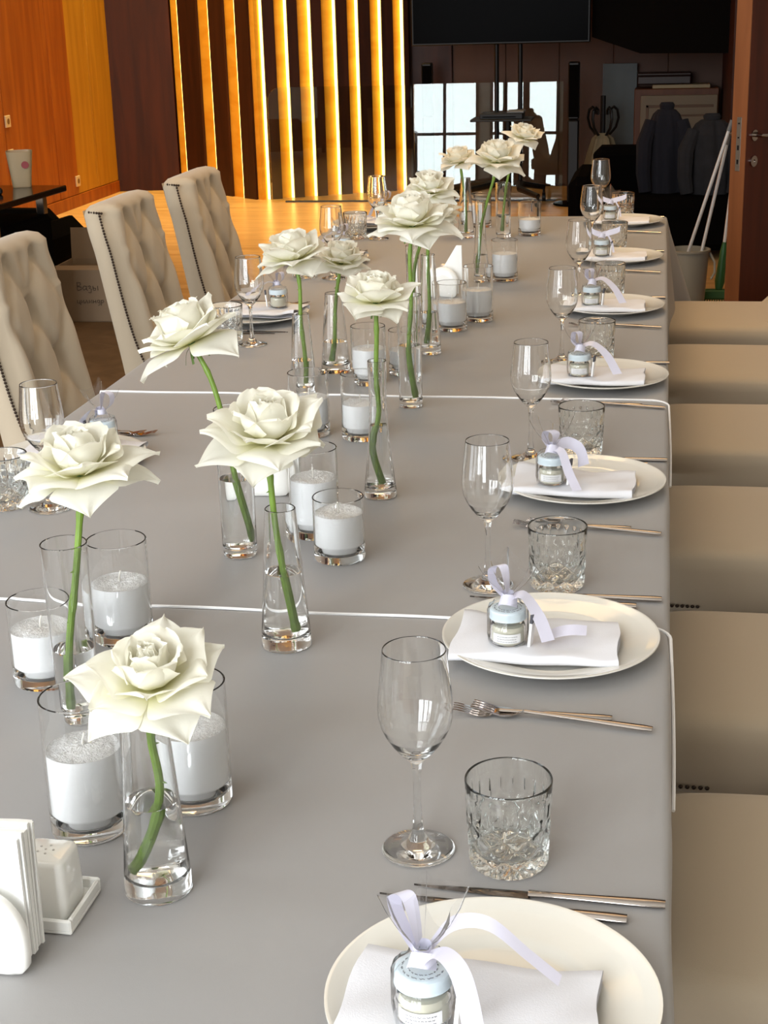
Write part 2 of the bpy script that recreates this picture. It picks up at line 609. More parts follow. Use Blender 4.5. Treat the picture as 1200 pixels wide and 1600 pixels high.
# door standing ajar
door = struct(thing('door_1', 'x', 'door', (0.302, 7.0, 0), radians(90 - 38)))
del door['label'], door['category']
DOORF = wood('dark_mahogany', rgb(62, 24, 14), rgb(82, 34, 20), 0.3)
DOORE = wood('orange_door_edge', rgb(124, 74, 42), rgb(142, 88, 52), 0.5)
# local x runs along the leaf from its free edge, y across its thickness
MB().box(0.004, 0.9, -0.075, 0.0, 0.01, 2.6, 0.003).build('door_leaf', DOORF, door, smooth=False)
MB().box(0.0, 0.0045, -0.075, 0.0, 0.01, 2.6).build('door_edge', DOORE, door, smooth=False)
MB().box(-0.002, 0.003, -0.05, -0.026, 0.79, 1.02, 0.001).build('lock_plate', STEEL, door, smooth=False)
for z in (0.82, 0.88, 0.93, 0.99):
    MB().box(-0.003, 0.002, -0.042, -0.034, z, z + (0.02 if z in (0.82, 0.88) else 0.006)).build('latch', BLACK, door, smooth=False)
for sgn, y0 in ((-1, -0.075), (1, 0.0)):
    h = MB()
    h.tube([(0.06, y0, 0.94), (0.06, y0 + sgn * 0.045, 0.94), (0.075, y0 + sgn * 0.05, 0.94), (0.18, y0 + sgn * 0.05, 0.94)], 0.008, 8)
    ho = h.build('handle', STEEL, door)
    q = MB().lathe([(0, 0), (0.024, 0), (0.024, 0.006), (0.0, 0.006)], 20).build('rosette', STEEL, door)
    q.rotation_euler = (pi / 2 * (1 if sgn < 0 else -1), 0, 0)
    q.location = (0.06, y0, 0.94)
    q2 = MB().lathe([(0, 0), (0.024, 0), (0.024, 0.008), (0.008, 0.008), (0.008, 0.004), (0.0, 0.004)], 20).build('keyhole_rose', STEEL, door)
    q2.rotation_euler = (pi / 2 * (1 if sgn < 0 else -1), 0, 0)
    q2.location = (0.06, y0, 0.83)

# ------------------------------------------------------------------ tables under their cloths
XL, XR = -1.20, 0.029
def table(y0, y1, label):
    t = thing('banquet_table', label, 'table', ((XL + XR) / 2, (y0 + y1) / 2, 0))
    w, d = (XR - XL) / 2 - 0.012, (y1 - y0) / 2 - 0.008
    MB().box(-w, w, -d, d, 0.715, 0.746, 0.004).build('tabletop', DARKWOODLEG, t, smooth=False)
    for sx in (-1, 1):
        for sy in (-1, 1):
            MB().box(sx * (w - 0.09) - 0.025, sx * (w - 0.09) + 0.025, sy * (d - 0.09) - 0.025, sy * (d - 0.09) + 0.025, 0, 0.715, 0.004).build('leg', DARKWOODLEG, t, smooth=False)

def cloth(y0, y1, z, near_drop, far_drop, label, seed, drop=0.27, flare=0.02):
    rnd = random.Random(seed)
    ph = [rnd.uniform(0, 6.28) for _ in range(6)]
    rc = 0.03
    pts = []                          # perimeter: (x, y, nx, ny, side)
    def arc(cx, cy_, a0):
        for k in range(7):
            a = a0 + k / 6 * pi / 2
            pts.append((cx + rc * cos(a), cy_ + rc * sin(a), cos(a), sin(a)))
    def seg(xa, ya, xb, yb, n, nx, ny):
        for k in range(1, n):
            pts.append((xa + (xb - xa) * k / n, ya + (yb - ya) * k / n, nx, ny))
    arc(XR - rc, y1 - rc, 0)
    seg(XR - rc, y1, XL + rc, y1, 50, 0, 1)
    arc(XL + rc, y1 - rc, pi / 2)
    seg(XL, y1 - rc, XL, y0 + rc, 60, -1, 0)
    arc(XL + rc, y0 + rc, pi)
    seg(XL + rc, y0, XR - rc, y0, 50, 0, -1)
    arc(XR - rc, y0 + rc, 1.5 * pi)
    seg(XR, y0 + rc, XR, y1 - rc, 60, 1, 0)
    n = len(pts)
    levels = [(-0.03, 0.0), (-0.008, 0.0), (-0.003, -0.0012), (0.0, -0.005), (0.002, -0.012)] + [(0.004, -0.012 - (drop - 0.012) * k / 8) for k in range(1, 9)]
    vs = []
    for li, (off, dz) in enumerate(levels):
        dep = max(0.0, -dz - 0.012) / drop
        for i, (x, y, nx, ny) in enumerate(pts):
            side = max(0.0, abs(nx))
            amt = 1.0
            if ny > 0.02: amt = max(far_drop, 1.0 - ny * 1.6) if not far_drop else 1.0
            if ny < -0.02: amt = max(near_drop, 1.0 + ny * 1.6) if not near_drop else 1.0
            amt = max(0.0, min(1.0, amt))
            s = i * 0.021
            rip = (0.010 * sin(s * 9 + ph[0]) + 0.008 * sin(s * 21 + ph[1])) * dep + 0.0015 * sin(s * 17 + ph[2]) * (1 if li > 2 else 0)
            cornr = flare * 1.6 * (4 * abs(nx * ny)) ** 1.0 * dep
            fz = smoothstep(y1 - 0.9, y1 - 0.2, y) if far_drop else 0.15
            o = off + (rip * (0.3 + 0.7 * fz) + (flare * dep + cornr) * fz) * amt if dz < -0.004 else off
            if amt < 0.05 and li > 3: o = 0.0005
            vs.append((x + nx * o, y + ny * o, z + dz * amt - (0.0012 if amt < 0.5 and li > 2 else 0)))
    fs = [tuple(range(n))]
    for l in range(len(levels) - 1):
        for i in range(n):
            j = (i + 1) % n
            fs.append((l * n + i, l * n + j, (l + 1) * n + j, (l + 1) * n + i))
    mb = MB().add(vs, fs)
    root = thing('tablecloth', label, 'tablecloth', (0, 0, 0))
    o = mb.build('cloth', CLOTH, root, sharp=None)
    fixnormals(o)
    if not far_drop:                  # stitched hem lying across the joint and running down over the edge
        hp = [(XL - 0.004, y1 - 0.0, z - 0.02), (XL + 0.002, y1, z + 0.0005)]
        for k in range(1, 30):
            hp.append((XL + (XR - 0.03 - XL) * k / 29, y1 + 0.002 * sin(k * 0.9 + seed), z + 0.0012))
        for k in range(1, 7):
            a = pi / 2 - k / 6 * pi / 2
            hp.append((XR - 0.03 + 0.033 * cos(a), y1 - 0.03 + 0.03 * sin(a), z + 0.0012 - 0.004 * k / 6))
        for k in range(1, 12):
            hp.append((XR + 0.003 + 0.0045 * sin(k / 11 * 2), y1 - 0.03 - k * 0.03, z - 0.004 - 0.006 * k))
        MB().tube(hp, 0.0022, 6).build('hem', HEM, root)
    return root

table(0.71, 1.91, 'dark wooden table hidden under the nearest grey tablecloth')
table(1.91, 3.113, 'dark wooden table hidden under the middle grey tablecloth')
table(3.113, 5.874, 'long dark wooden table hidden under the farthest grey tablecloth')
cloth(0.71, 1.91, 0.753, 1, 0, 'grey satin tablecloth with light-whitened hem on the table nearest the viewer', 1, flare=0.004)
cloth(1.88, 3.113, 0.7515, 0, 0, 'grey satin tablecloth with light-whitened hem on the middle table', 2, flare=0.004)
cloth(3.09, 5.874, 0.75, 0, 1, 'long grey satin tablecloth on the far table, hanging down at its end', 3, drop=0.36, flare=0.035)

# ------------------------------------------------------------------ chairs
def chair_parts():
    P = {}
    # seat cushion: superellipse-ish rounded block
    W, D = 0.245, 0.235
    mb = MB()
    prof = [(-0.022, 0.318), (-0.004, 0.320), (0.0, 0.327), (0.003, 0.365), (0.004, 0.41), (-0.001, 0.435), (-0.012, 0.447), (-0.03, 0.453), (-0.07, 0.457), (-0.14, 0.461)]
    def rr(off, n=64):
        out = []
        w, d, rc = W + off, D + off, max(0.01, 0.05 + off)
        for k in range(n):
            a = 2 * pi * (k + 0.5) / n
            e = 0.28
            x = 0.06 + (d + 0.065) * (abs(cos(a)) ** e) * (1 if cos(a) >= 0 else -1)
            y = w * (abs(sin(a)) ** e) * (1 if sin(a) >= 0 else -1)
            out.append((x, y))
        return out
    vs, fs = [], []
    n = 64
    for off, z in prof:
        vs += [(x, y, z) for x, y in rr(off)]
    for l in range(len(prof) - 1):
        for i in range(n):
            j = (i + 1) % n
            fs.append((l * n + i, l * n + j, (l + 1) * n + j, (l + 1) * n + i))
    fs.append(tuple(range(n))[::-1])
    fs.append(tuple((len(prof) - 1) * n + i for i in range(n)))
    mb.add(vs, fs)
    P['seat'] = mb.mesh('seat', FABRIC, True, 60)
    fr = MB().box(-0.20, 0.30, -0.225, 0.225, 0.262, 0.319, 0.01)
    P['seat_frame'] = fr.mesh('seat_frame', FABRIC, False)
    # tufted back
    ny, nz = 44, 56
    Z0, Z1 = 0.40, 0.99
    buttons = []
    for j in range(3):
        z = 0.54 + j * 0.145
        for i in range(-2, 3):
            y = (i + (0.5 if j % 2 else 0)) * 0.17
            if abs(y) < 0.17:
                buttons.append((y, z))
    def half(z):
        return 0.205 - 0.012 * smoothstep(0.9, 1.0, z) + 0.006 * smoothstep(0.6, 0.4, z)
    def xback(z):
        return -0.20 - 0.105 * (z - 0.40) / 0.60 - 0.01 * smoothstep(0.85, 1.0, z)
    def xfront(y, z):
        base = xback(z) + 0.060
        e = abs(y) / half(z)
        wing = 0.085 * exp(-(z - 0.42) / 0.085) * smoothstep(0.55, 1.0, e) + 0.05 * exp(-(z - 0.42) / 0.06)
        puff = 0.032 * (1 - smoothstep(0.80, 1.0, e)) + 0.010 * smoothstep(0.5, .8, e) * (1 - smoothstep(0.86, 1.0, e))
        dip = 0.0
        for by, bz in buttons:
            d2 = (y - by) ** 2 + (z - bz) ** 2
            dip += 0.028 * exp(-d2 / (2 * 0.024 ** 2))
        fade = smoothstep(0.98, 0.62, e) * smoothstep(1.0, 0.95, z)
        for s in (1, -1):             # diagonal creases joining the buttons
            c = (s * y / 0.17 + (z - 0.54) / 0.29)
            dist = abs(c - round(c)) * 0.146
            dip += 0.017 * exp(-(dist / 0.022) ** 2)
        dip *= fade
        # pleats that run up from the top buttons
        if z > 0.88:
            c = y / 0.17
            dip += 0.012 * exp(-(abs(c - round(c)) * 0.17 / 0.022) ** 2) * (1 - smoothstep(0.95, 1.0, z)) * smoothstep(1.0, .7, e)
        return base + wing + puff - dip
    bm_ = MB()
    def front(u, v):
        z = Z0 + (Z1 - Z0) * v
        y = (u * 2 - 1) * half(z)
        zz = z - 0.014 * smoothstep(0.86, 1.0, abs(u * 2 - 1)) * smoothstep(0.9, 1, v)
        return (xfront(y, z), y, zz)
    bm_.grid(ny, nz, front)
    # rolled top, sides and the back
    def shell(u, v):
        """u around from front edge over the side to the outer back, v up"""
        return None
    o = len(bm_.v)
    # rim ring: front border -> outer back border (two intermediate loops for a rounded edge)
    border = [(0, k) for k in range(nz + 1)] + [(i, nz) for i in range(1, ny + 1)] + [(ny, k) for k in range(nz - 1, -1, -1)]
    fb = [front(i / ny, k / nz) for i, k in border]
    loops = []
    for t, out in ((0.0, 0.0), (0.18, 0.011), (0.5, 0.014), (0.85, 0.010), (1.0, 0.0)):
        lp = []
        for (i, k), p in zip(border, fb):
            z = p[2]
            xb = xback(min(z, 1.0))
            x = p[0] * (1 - t) + xb * t
            dy = -out if i == 0 else (out if i == ny else 0)
            dzz = out * 1.3 if k == nz else 0
            lp.append((x, p[1] + dy, z + dzz))
        loops.append(lp)
    nb = len(border)
    vs = [p for lp in loops for p in lp]
    fs = []
    for l in range(len(loops) - 1):
        for i in range(nb - 1):
            fs.append((l * nb + i, l * nb + i + 1, (l + 1) * nb + i + 1, (l + 1) * nb + i))
    bm_.add(vs, fs)
    # outer back sheet
    bm_.grid(6, 10, lambda u, v: (xback(Z0 + (Z1 - Z0) * v), (1 - u * 2) * half(Z0 + (Z1 - Z0) * v), Z0 + (Z1 - Z0) * v))
    me = bm_.mesh('backrest', FABRIC, True)
    import bmesh
    b = bmesh.new()
    b.from_mesh(me)
    bmesh.ops.remove_doubles(b, verts=b.verts, dist=0.0008)
    bmesh.ops.recalc_face_normals(b, faces=b.faces)
    b.to_mesh(me)
    b.free()
    P['backrest'] = me
    # nailheads up both sides, over the shoulders, and a few along the seat front corner
    nh = MB()
    def nail(c, nrm, r=0.0042):
        nrm = Vector(nrm).normalized()
        t = nrm.orthogonal().normalized()
        bt = nrm.cross(t)
        c = Vector(c)
        vs = [c + nrm * r * 0.75]
        for ring, (rr_, h) in enumerate(((0.7, 0.5), (1.0, -0.1))):
            for k in range(6):
                a = k * pi / 3
                vs.append(c + (t * cos(a) + bt * sin(a)) * r * rr_ + nrm * r * h)
        fs = [(0, 1 + k, 1 + (k + 1) % 6) for k in range(6)] + [(1 + k, 7 + k, 7 + (k + 1) % 6, 1 + (k + 1) % 6) for k in range(6)]
        nh.add(vs, fs)
    for s in (-1, 1):
        for k in range(70):
            z = 0.42 + 0.565 * k / 69
            f0 = xfront(s * half(z), z)
            nail((f0 * 0.88 + xback(z) * 0.12, s * (half(z) + 0.0135), z), (0, s, 0))
        for k in range(6):
            x = xfront(s * half(0.985), 0.985)
            t = k / 5 * 0.62
            nail((x * (1 - t) + xback(0.985) * t, s * (half(1.0) + 0.0125), 0.985 + 0.006 * t), (0, s, 0.4))
    for s in (-1, 1):
        for k in range(11):
            nail((0.345 - k * 0.0105, s * 0.2475, 0.334), (0, s, 0))
        for k in range(4):
            nail((0.3615, s * (0.232 - k * 0.0105), 0.334), (1, 0, 0))
    P['nailhead_trim'] = nh.mesh('nailhead_trim', NAIL, True)
    for nm, sx, sy in (('lf', 1, 1), ('rf', 1, -1), ('lb', -1, 1), ('rb', -1, -1)):
        x, y = (0.27 if sx > 0 else -0.18), sy * 0.19
        MBl = MB()
        MBl.tube([(x, y, 0.275), (x + sx * 0.004, y, 0.15), (x + sx * (0.01 if sx > 0 else 0.05), y, 0.0)], [0.026, 0.021, 0.015], 8)
        P['leg' + nm] = MBl.mesh('leg', DARKWOODLEG, True, 50)
    return P

CH = chair_parts()
def make_chair(loc, rz, label, group):
    t = thing('dining_chair', label, 'chair', loc, rz, group)
    for k in ('seat', 'seat_frame', 'backrest'):
        link(k, CH[k], t)
    n = link('nailhead_trim', CH['nailhead_trim'], t)
    n['kind'] = 'stuff'
    for k in ('lf', 'rf', 'lb', 'rb'):
        link('leg', CH['leg' + k], t)
    return t
LC = ['nearest', 'middle', 'farthest']
for i, y in enumerate((3.60, 4.46, 5.13)):
    make_chair(((-1.345, -1.335, -1.31)[i], y, 0), 0.0, 'beige tufted high-back chair with nailhead trim, %s of three facing the table' % LC[i], 'tufted chairs along the side of the slatted wall')
RCN = ['nearest', 'second nearest', 'third', 'fourth', 'fifth', 'farthest']
for i, y in enumerate((1.80, 2.49, 3.27, 4.03, 4.79, 5.53)):
    make_chair((0.352 - 0.004 * i, y, 0), pi + (0.02, -0.015, 0.0, 0.02, -0.02, 0.0)[i], 'beige upholstered chair seat at the door side of the table, %s of six' % RCN[i], 'chairs along the door side of the table')

# ------------------------------------------------------------------ glassware meshes
def wine_meshes():
    foot = [(0, 0.0), (0.030, 0.0), (0.0355, 0.0008), (0.0365, 0.0018), (0.0355, 0.003), (0.028, 0.0045), (0.018, 0.0075), (0.010, 0.013), (0.0062, 0.020)]
    stem = [(0.0062, 0.020), (0.0046, 0.032), (0.0038, 0.052), (0.0038, 0.075), (0.0046, 0.090), (0.0062, 0.098)]
    bo = [(0.0062, 0.098), (0.0100, 0.1015), (0.0165, 0.1085), (0.0235, 0.1175), (0.0298, 0.1275), (0.0342, 0.1375), (0.0364, 0.1475), (0.0368, 0.1560), (0.0362, 0.1660), (0.0350, 0.1780), (0.0335, 0.1910), (0.0320, 0.2040), (0.0308, 0.2170)]
    bowl = bo + [(0.0304, 0.2177), (0.0299, 0.2170)] + [(r - 0.0010 - 0.0008 * smoothstep(0.14, 0.11, z), z + 0.003 * smoothstep(0.125, 0.10, z)) for r, z in bo[-2:1:-1]] + [(0.007, 0.1075), (0.0, 0.1060)]
    out = []
    for nm, pr, sg in (('foot', foot, 40), ('stem', stem, 40), ('bowl', bowl, 40)):
        me = MB().lathe(pr, sg).mesh(nm, CLEAR, True, 50)
        out.append((nm, me))
    return out
WINE = wine_meshes()
def wine(loc, label, rz=0):
    t = thing('wine_glass', label, 'glass', loc, rz, 'wine glasses at the place settings')
    for nm, me in WINE:
        link(nm, me, t)

def tumbler_mesh():
    H, R, Rb = 0.092, 0.0425, 0.0385
    seg, n = 120, 44
    prof_out = [(0, 0.003), (0.012, 0.0022), (0.026, 0.0015), (0.033, 0.0), (0.0365, 0.0008), (Rb, 0.004)]
    for k in range(1, n + 1):
        z = 0.004 + (H - 0.005) * k / n
        prof_out.append((Rb + (R - Rb) * (z / H) ** 0.8, z))
    prof_in = [(R - 0.0008, H), (R - 0.0020, H - 0.0012), (R - 0.0032, H - 0.012), (R - 0.0042, 0.06), (Rb - 0.0042, 0.03), (Rb - 0.006, 0.0195), (Rb - 0.012, 0.0155), (0.012, 0.0145), (0, 0.0145)]
    nin = len(prof_out)
    def tri(x):
        x = x - math.floor(x)
        return abs(x - 0.5) * 2          # 1 at the groove line, 0 between
    def rad(r, z, a):
        if r < 0.030 and z < 0.004:      # star cut under the base
            return r
        if r < Rb - 0.0005:
            return r
        if r < Rb + (R - Rb) * (max(z, 0) / H) ** 0.8 - 0.0004:
            return r
        k = 10
        u = a / (2 * pi) * k
        if z < 0.047:                    # diamond field
            f = smoothstep(0.004, 0.012, z)
            g = max(smoothstep(0.55, 1.0, tri(u + z / 0.0215)), smoothstep(0.55, 1.0, tri(u - z / 0.0215)))
            return r - 0.0019 * g * f
        # long flame cuts above
        top = 0.079
        w = max(0.0, 1 - ((z - 0.047) / (top - 0.047)))
        g1 = smoothstep(1 - 0.42 * w - 0.02, 1.0, tri(u))
        g2 = smoothstep(1 - 0.30 * w - 0.02, 1.0, tri(u + 0.5))
        g3 = max(smoothstep(0.6, 1.0, tri(u + z / 0.0215)), smoothstep(0.6, 1.0, tri(u - z / 0.0215))) * smoothstep(0.062, 0.047, z)
        return r - 0.0019 * max(g1 * min(1, w * 3), g2 * min(1, w * 4) * 0.8, g3)
    mb = MB().lathe(prof_out + prof_in, seg, rad=rad)
    vs = []
    for (x, y, z) in mb.v:               # radial flutes on the underside
        r = sqrt(x * x + y * y)
        if z < 0.0035 and 0.004 < r < 0.032:
            a = math.atan2(y, x)
            z += 0.0022 * abs(sin(a * 8)) * min(1, r / 0.012)
        vs.append((x, y, z))
    mb.v = vs
    return mb.mesh('tumbler', CRYSTAL, True, 50)
TUMB = tumbler_mesh()
def tumbler(loc, label, rz=0):
    o = link('tumbler', TUMB, None, loc)
    o.rotation_euler = (0, 0, rz)
    tag(o, label, 'tumbler', 'cut glass tumblers at the place settings')

def plate_mesh():
    pr = [(0, 0.0), (0.072, 0.0), (0.076, 0.0), (0.080, 0.003), (0.10, 0.0075), (0.125, 0.0140), (0.1375, 0.0182), (0.1400, 0.0196), (0.1398, 0.0212), (0.1375, 0.0213),
          (0.125, 0.0175), (0.108, 0.0135), (0.096, 0.0108), (0.0905, 0.0088), (0.0865, 0.0062), (0.082, 0.0050), (0.05, 0.0045), (0, 0.0045)]
    return MB().lathe(pr, 96).mesh('dinner_plate', PLATE, True, 45)
PLATEM = plate_mesh()

def napkin_mesh(seed):
    rnd = random.Random(seed)
    ph = [rnd.uniform(0, 6.28) for _ in range(8)]
    L, W = 0.103, 0.060
    # cross-section in (y,z): flattened spiral fold
    cs = []
    def turn(yc, z0, z1, sgn, n=7):
        for k in range(n + 1):
            a = -pi / 2 + pi * k / n
            cs.append((yc + sgn * cos(a) * (z1 - z0) / 2, (z0 + z1) / 2 + sin(a) * (z1 - z0) / 2))
    def run(ya, yb, z, n=10):
        for k in range(1, n):
            cs.append((ya + (yb - ya) * k / n, z))
    cs.append((W, 0.0005)); run(W, -W, 0.0005)
    turn(-W, 0.0005, 0.0130, -1)
    run(-W, W - 0.004, 0.0130)
    turn(W - 0.004, 0.0088 - 0.0058, 0.0088, 1) if False else None
    cs.append((W - 0.004, 0.0130))
    cs.append((W + 0.0005, 0.0100)); cs.append((W - 0.001, 0.0070))
    run(W - 0.001, -W + 0.006, 0.0070)
    cs.append((-W + 0.004, 0.0055)); run(-W + 0.006, W - 0.006, 0.004); cs.append((W - 0.006, 0.0036))
    nx = 26
    vs, fs = [], []
    m = len(cs)
    for i in range(nx + 1):
        u = i / nx
        x = -L + 2 * L * u
        for k, (y, z) in enumerate(cs):
            wob = 0.0035 * sin(u * 5 + ph[0]) + 0.002 * sin(u * 11 + ph[1] + k * 0.01)
            lift = 0.0020 * sin(u * 7 + y * 40 + ph[2]) * (z / 0.0130) + 0.0012 * sin(u * 15 + ph[3] - y * 90) * (z / 0.0130)
            sag = 0.0
            flareup = 0.006 * smoothstep(0.25, 0.0, u) * smoothstep(-0.02, 0.06, y) * (0.4 + z / 0.0130)
            sk = 0.010 * (y / W) * smoothstep(0.3, 0, u)
            vs.append((x + sk * 0.5 + 0.002 * sin(y * 60 + ph[4]) * (1 if u in (0.0, 1.0) else 0), y * (1 + 0.06 * (0.5 - u)) + wob, z + max(-z * 0.3, lift) + flareup))
        if i:
            for k in range(m - 1):
                fs.append(((i - 1) * m + k, (i - 1) * m + k + 1, i * m + k + 1, i * m + k))
    return MB().add(vs, fs).mesh('linen_napkin', NAPKIN, True, 70)
NAPS = [napkin_mesh(s) for s in (3, 8, 14)]

# ---- favour: jar of cream in a tied cellophane bag
def jar_meshes():
    J = {}
    J['jar'] = MB().lathe([(0, 0), (0.0195, 0), (0.0215, 0.0015), (0.0225, 0.005), (0.0225, 0.022), (0.0205, 0.0275), (0.0185, 0.029), (0.0185, 0.034), (0.0172, 0.034), (0.0172, 0.029), (0.019, 0.0265), (0.0208, 0.022), (0.0208, 0.005), (0.0195, 0.003), (0, 0.003)], 40).mesh('jar', CLEAR, True, 50)
    J['scrub'] = MB().lathe([(0, 0.0031), (0.0194, 0.0031), (0.0207, 0.0052), (0.0207, 0.0215), (0.019, 0.025), (0, 0.0255)], 32).mesh('cream_filling', CREAM, True, 50)
    J['lid'] = MB().lathe([(0, 0.0475), (0.0205, 0.0475), (0.0225, 0.0465), (0.0232, 0.0445), (0.0232, 0.0362), (0.0238, 0.0350), (0.0228, 0.0345), (0.0195, 0.0350), (0.0195, 0.046), (0, 0.046)], 40).mesh('lid', LID, True, 40)
    # label band on the front and tiny print
    lb = MB().grid(14, 3, lambda u, v: (0.02275 * cos(-pi / 2 + (u - 0.5) * 1.7), 0.02275 * sin(-pi / 2 + (u - 0.5) * 1.7), 0.007 + 0.012 * v))
    J['label'] = lb.mesh('jar_label', LABELW, True)
    pr = MB()
    rnd = random.Random(5)
    for row in range(3):
        u = 0.18
        z = 0.0155 - row * 0.0032
        while u < 0.82:
            w = rnd.uniform(0.03, 0.08)
            pts = []
            for k in range(5):
                a = -pi / 2 + (u + w * k / 4 - 0.5) * 1.7
                pts.append((0.0230 * cos(a), 0.0230 * sin(a), z + 0.0006 * sin(k * 2.3 + u * 40)))
            pr.tube(pts, 0.00022, 4)
            u += w + 0.025
    for ring, rr_ in enumerate((0.017, 0.012)):
        a = 0.2
        while a < 6.2:
            w = rnd.uniform(0.12, 0.3)
            pts = [(rr_ * cos(a + w * k / 4) * (1 + 0.04 * sin(k * 2.5 + a)), rr_ * sin(a + w * k / 4) * (1 + 0.04 * sin(k * 2.5 + a)), 0.0477) for k in range(5)]
            pr.tube(pts, 0.00028, 4)
            a += w + 0.13
    J['print'] = pr.mesh('printed_lettering', INK, True)
    # paper tag leaning beside the jar
    tg = MB().box(-0.0018, 0.0018, -0.006, 0.006, 0.0, 0.032, 0.0004)
    J['tag'] = tg.mesh('paper_tag', LABELW, False)
    J['tagtop'] = MB().box(-0.00185, 0.00185, -0.0061, 0.0061, 0.032, 0.044, 0.0003).mesh('tag_tip', mat('dark_grey_card', rgb(70, 70, 78), 0.6), False)
    # cellophane: hugging the jar, drawn in at the neck, fanning out above
    def cello(seed, hgt):
        rnd = random.Random(seed)
        p2, p3 = (rnd.uniform(0, 6) for _ in range(2))
        p1 = pi / 2 + rnd.uniform(-0.5, 0.5)
        mb = MB()
        lv = [(0.0245, 0.001), (0.0262, 0.012), (0.0262, 0.03), (0.026, 0.044), (0.021, 0.053), (0.011, 0.058), (0.0045, 0.062), (0.0045, 0.064), (0.009, 0.072), (0.016, 0.082), (0.022, 0.082 + hgt * 0.45), (0.027, 0.082 + hgt)]
        def rad(r, z, a):
            cr = 0.06 if z < 0.05 else 0.38
            if z > 0.068:
                k = (z - 0.068) / 0.06
                return r * (0.85 + 0.36 * sin(2 * a + p1) + 0.16 * sin(5 * a + p2) + 0.08 * sin(9 * a + p3))
            return r * (1 + cr * 0.5 * sin(7 * a + p2) * 0.5 + cr * 0.3 * sin(12 * a + p1) * 0.5)
        mb.lathe(lv, 56, rad=rad)
        vs = []
        for x, y, z in mb.v:
            if z > 0.07:
                a = math.atan2(y, x)
                z += (z - 0.07) * 0.28 * sin(2 * a + p3) + (z - 0.07) * 0.16 * sin(4 * a + p1)
            vs.append((x, y, z))
        mb.v = vs
        return mb.mesh('cellophane_bag', CELLO, True)
    J['cello'] = [cello(2, 0.03), cello(5, 0.026), cello(9, 0.022)]
    return J
JAR = jar_meshes()

def strip(pts, widths, wdir):
    """flat ribbon following pts; wdir gives the width direction per point (or one for all)"""
    mb = MB()
    pts = [Vector(p) for p in pts]
    # Catmull-Rom refine
    P, Wd, Wv = [], [], []
    n = len(pts)
    wd = [Vector(w) for w in wdir] if isinstance(wdir[0], (tuple, list)) else [Vector(wdir)] * n
    for i in range(n - 1):
        p0, p1, p2, p3 = pts[max(i - 1, 0)], pts[i], pts[i + 1], pts[min(i + 2, n - 1)]
        for k in range(6):
            t = k / 6
            P.append(0.5 * ((2 * p1) + (-p0 + p2) * t + (2 * p0 - 5 * p1 + 4 * p2 - p3) * t * t + (-p0 + 3 * p1 - 3 * p2 + p3) * t ** 3))
            Wv.append((wd[i] * (1 - t) + wd[i + 1] * t).normalized())
            Wd.append(widths)
    P.append(pts[-1]); Wv.append(wd[-1].normalized()); Wd.append(widths)
    vs, fs = [], []
    for p, w, d in zip(P, Wv, Wd):
        for s in (-1, -0.33, 0.33, 1):
            vs.append(p + w * d * 0.5 * s)
    m = len(P)
    for i in range(m - 1):
        for k in range(3):
            fs.append((i * 4 + k, i * 4 + k + 1, (i + 1) * 4 + k + 1, (i + 1) * 4 + k))
    return mb.add(vs, fs)

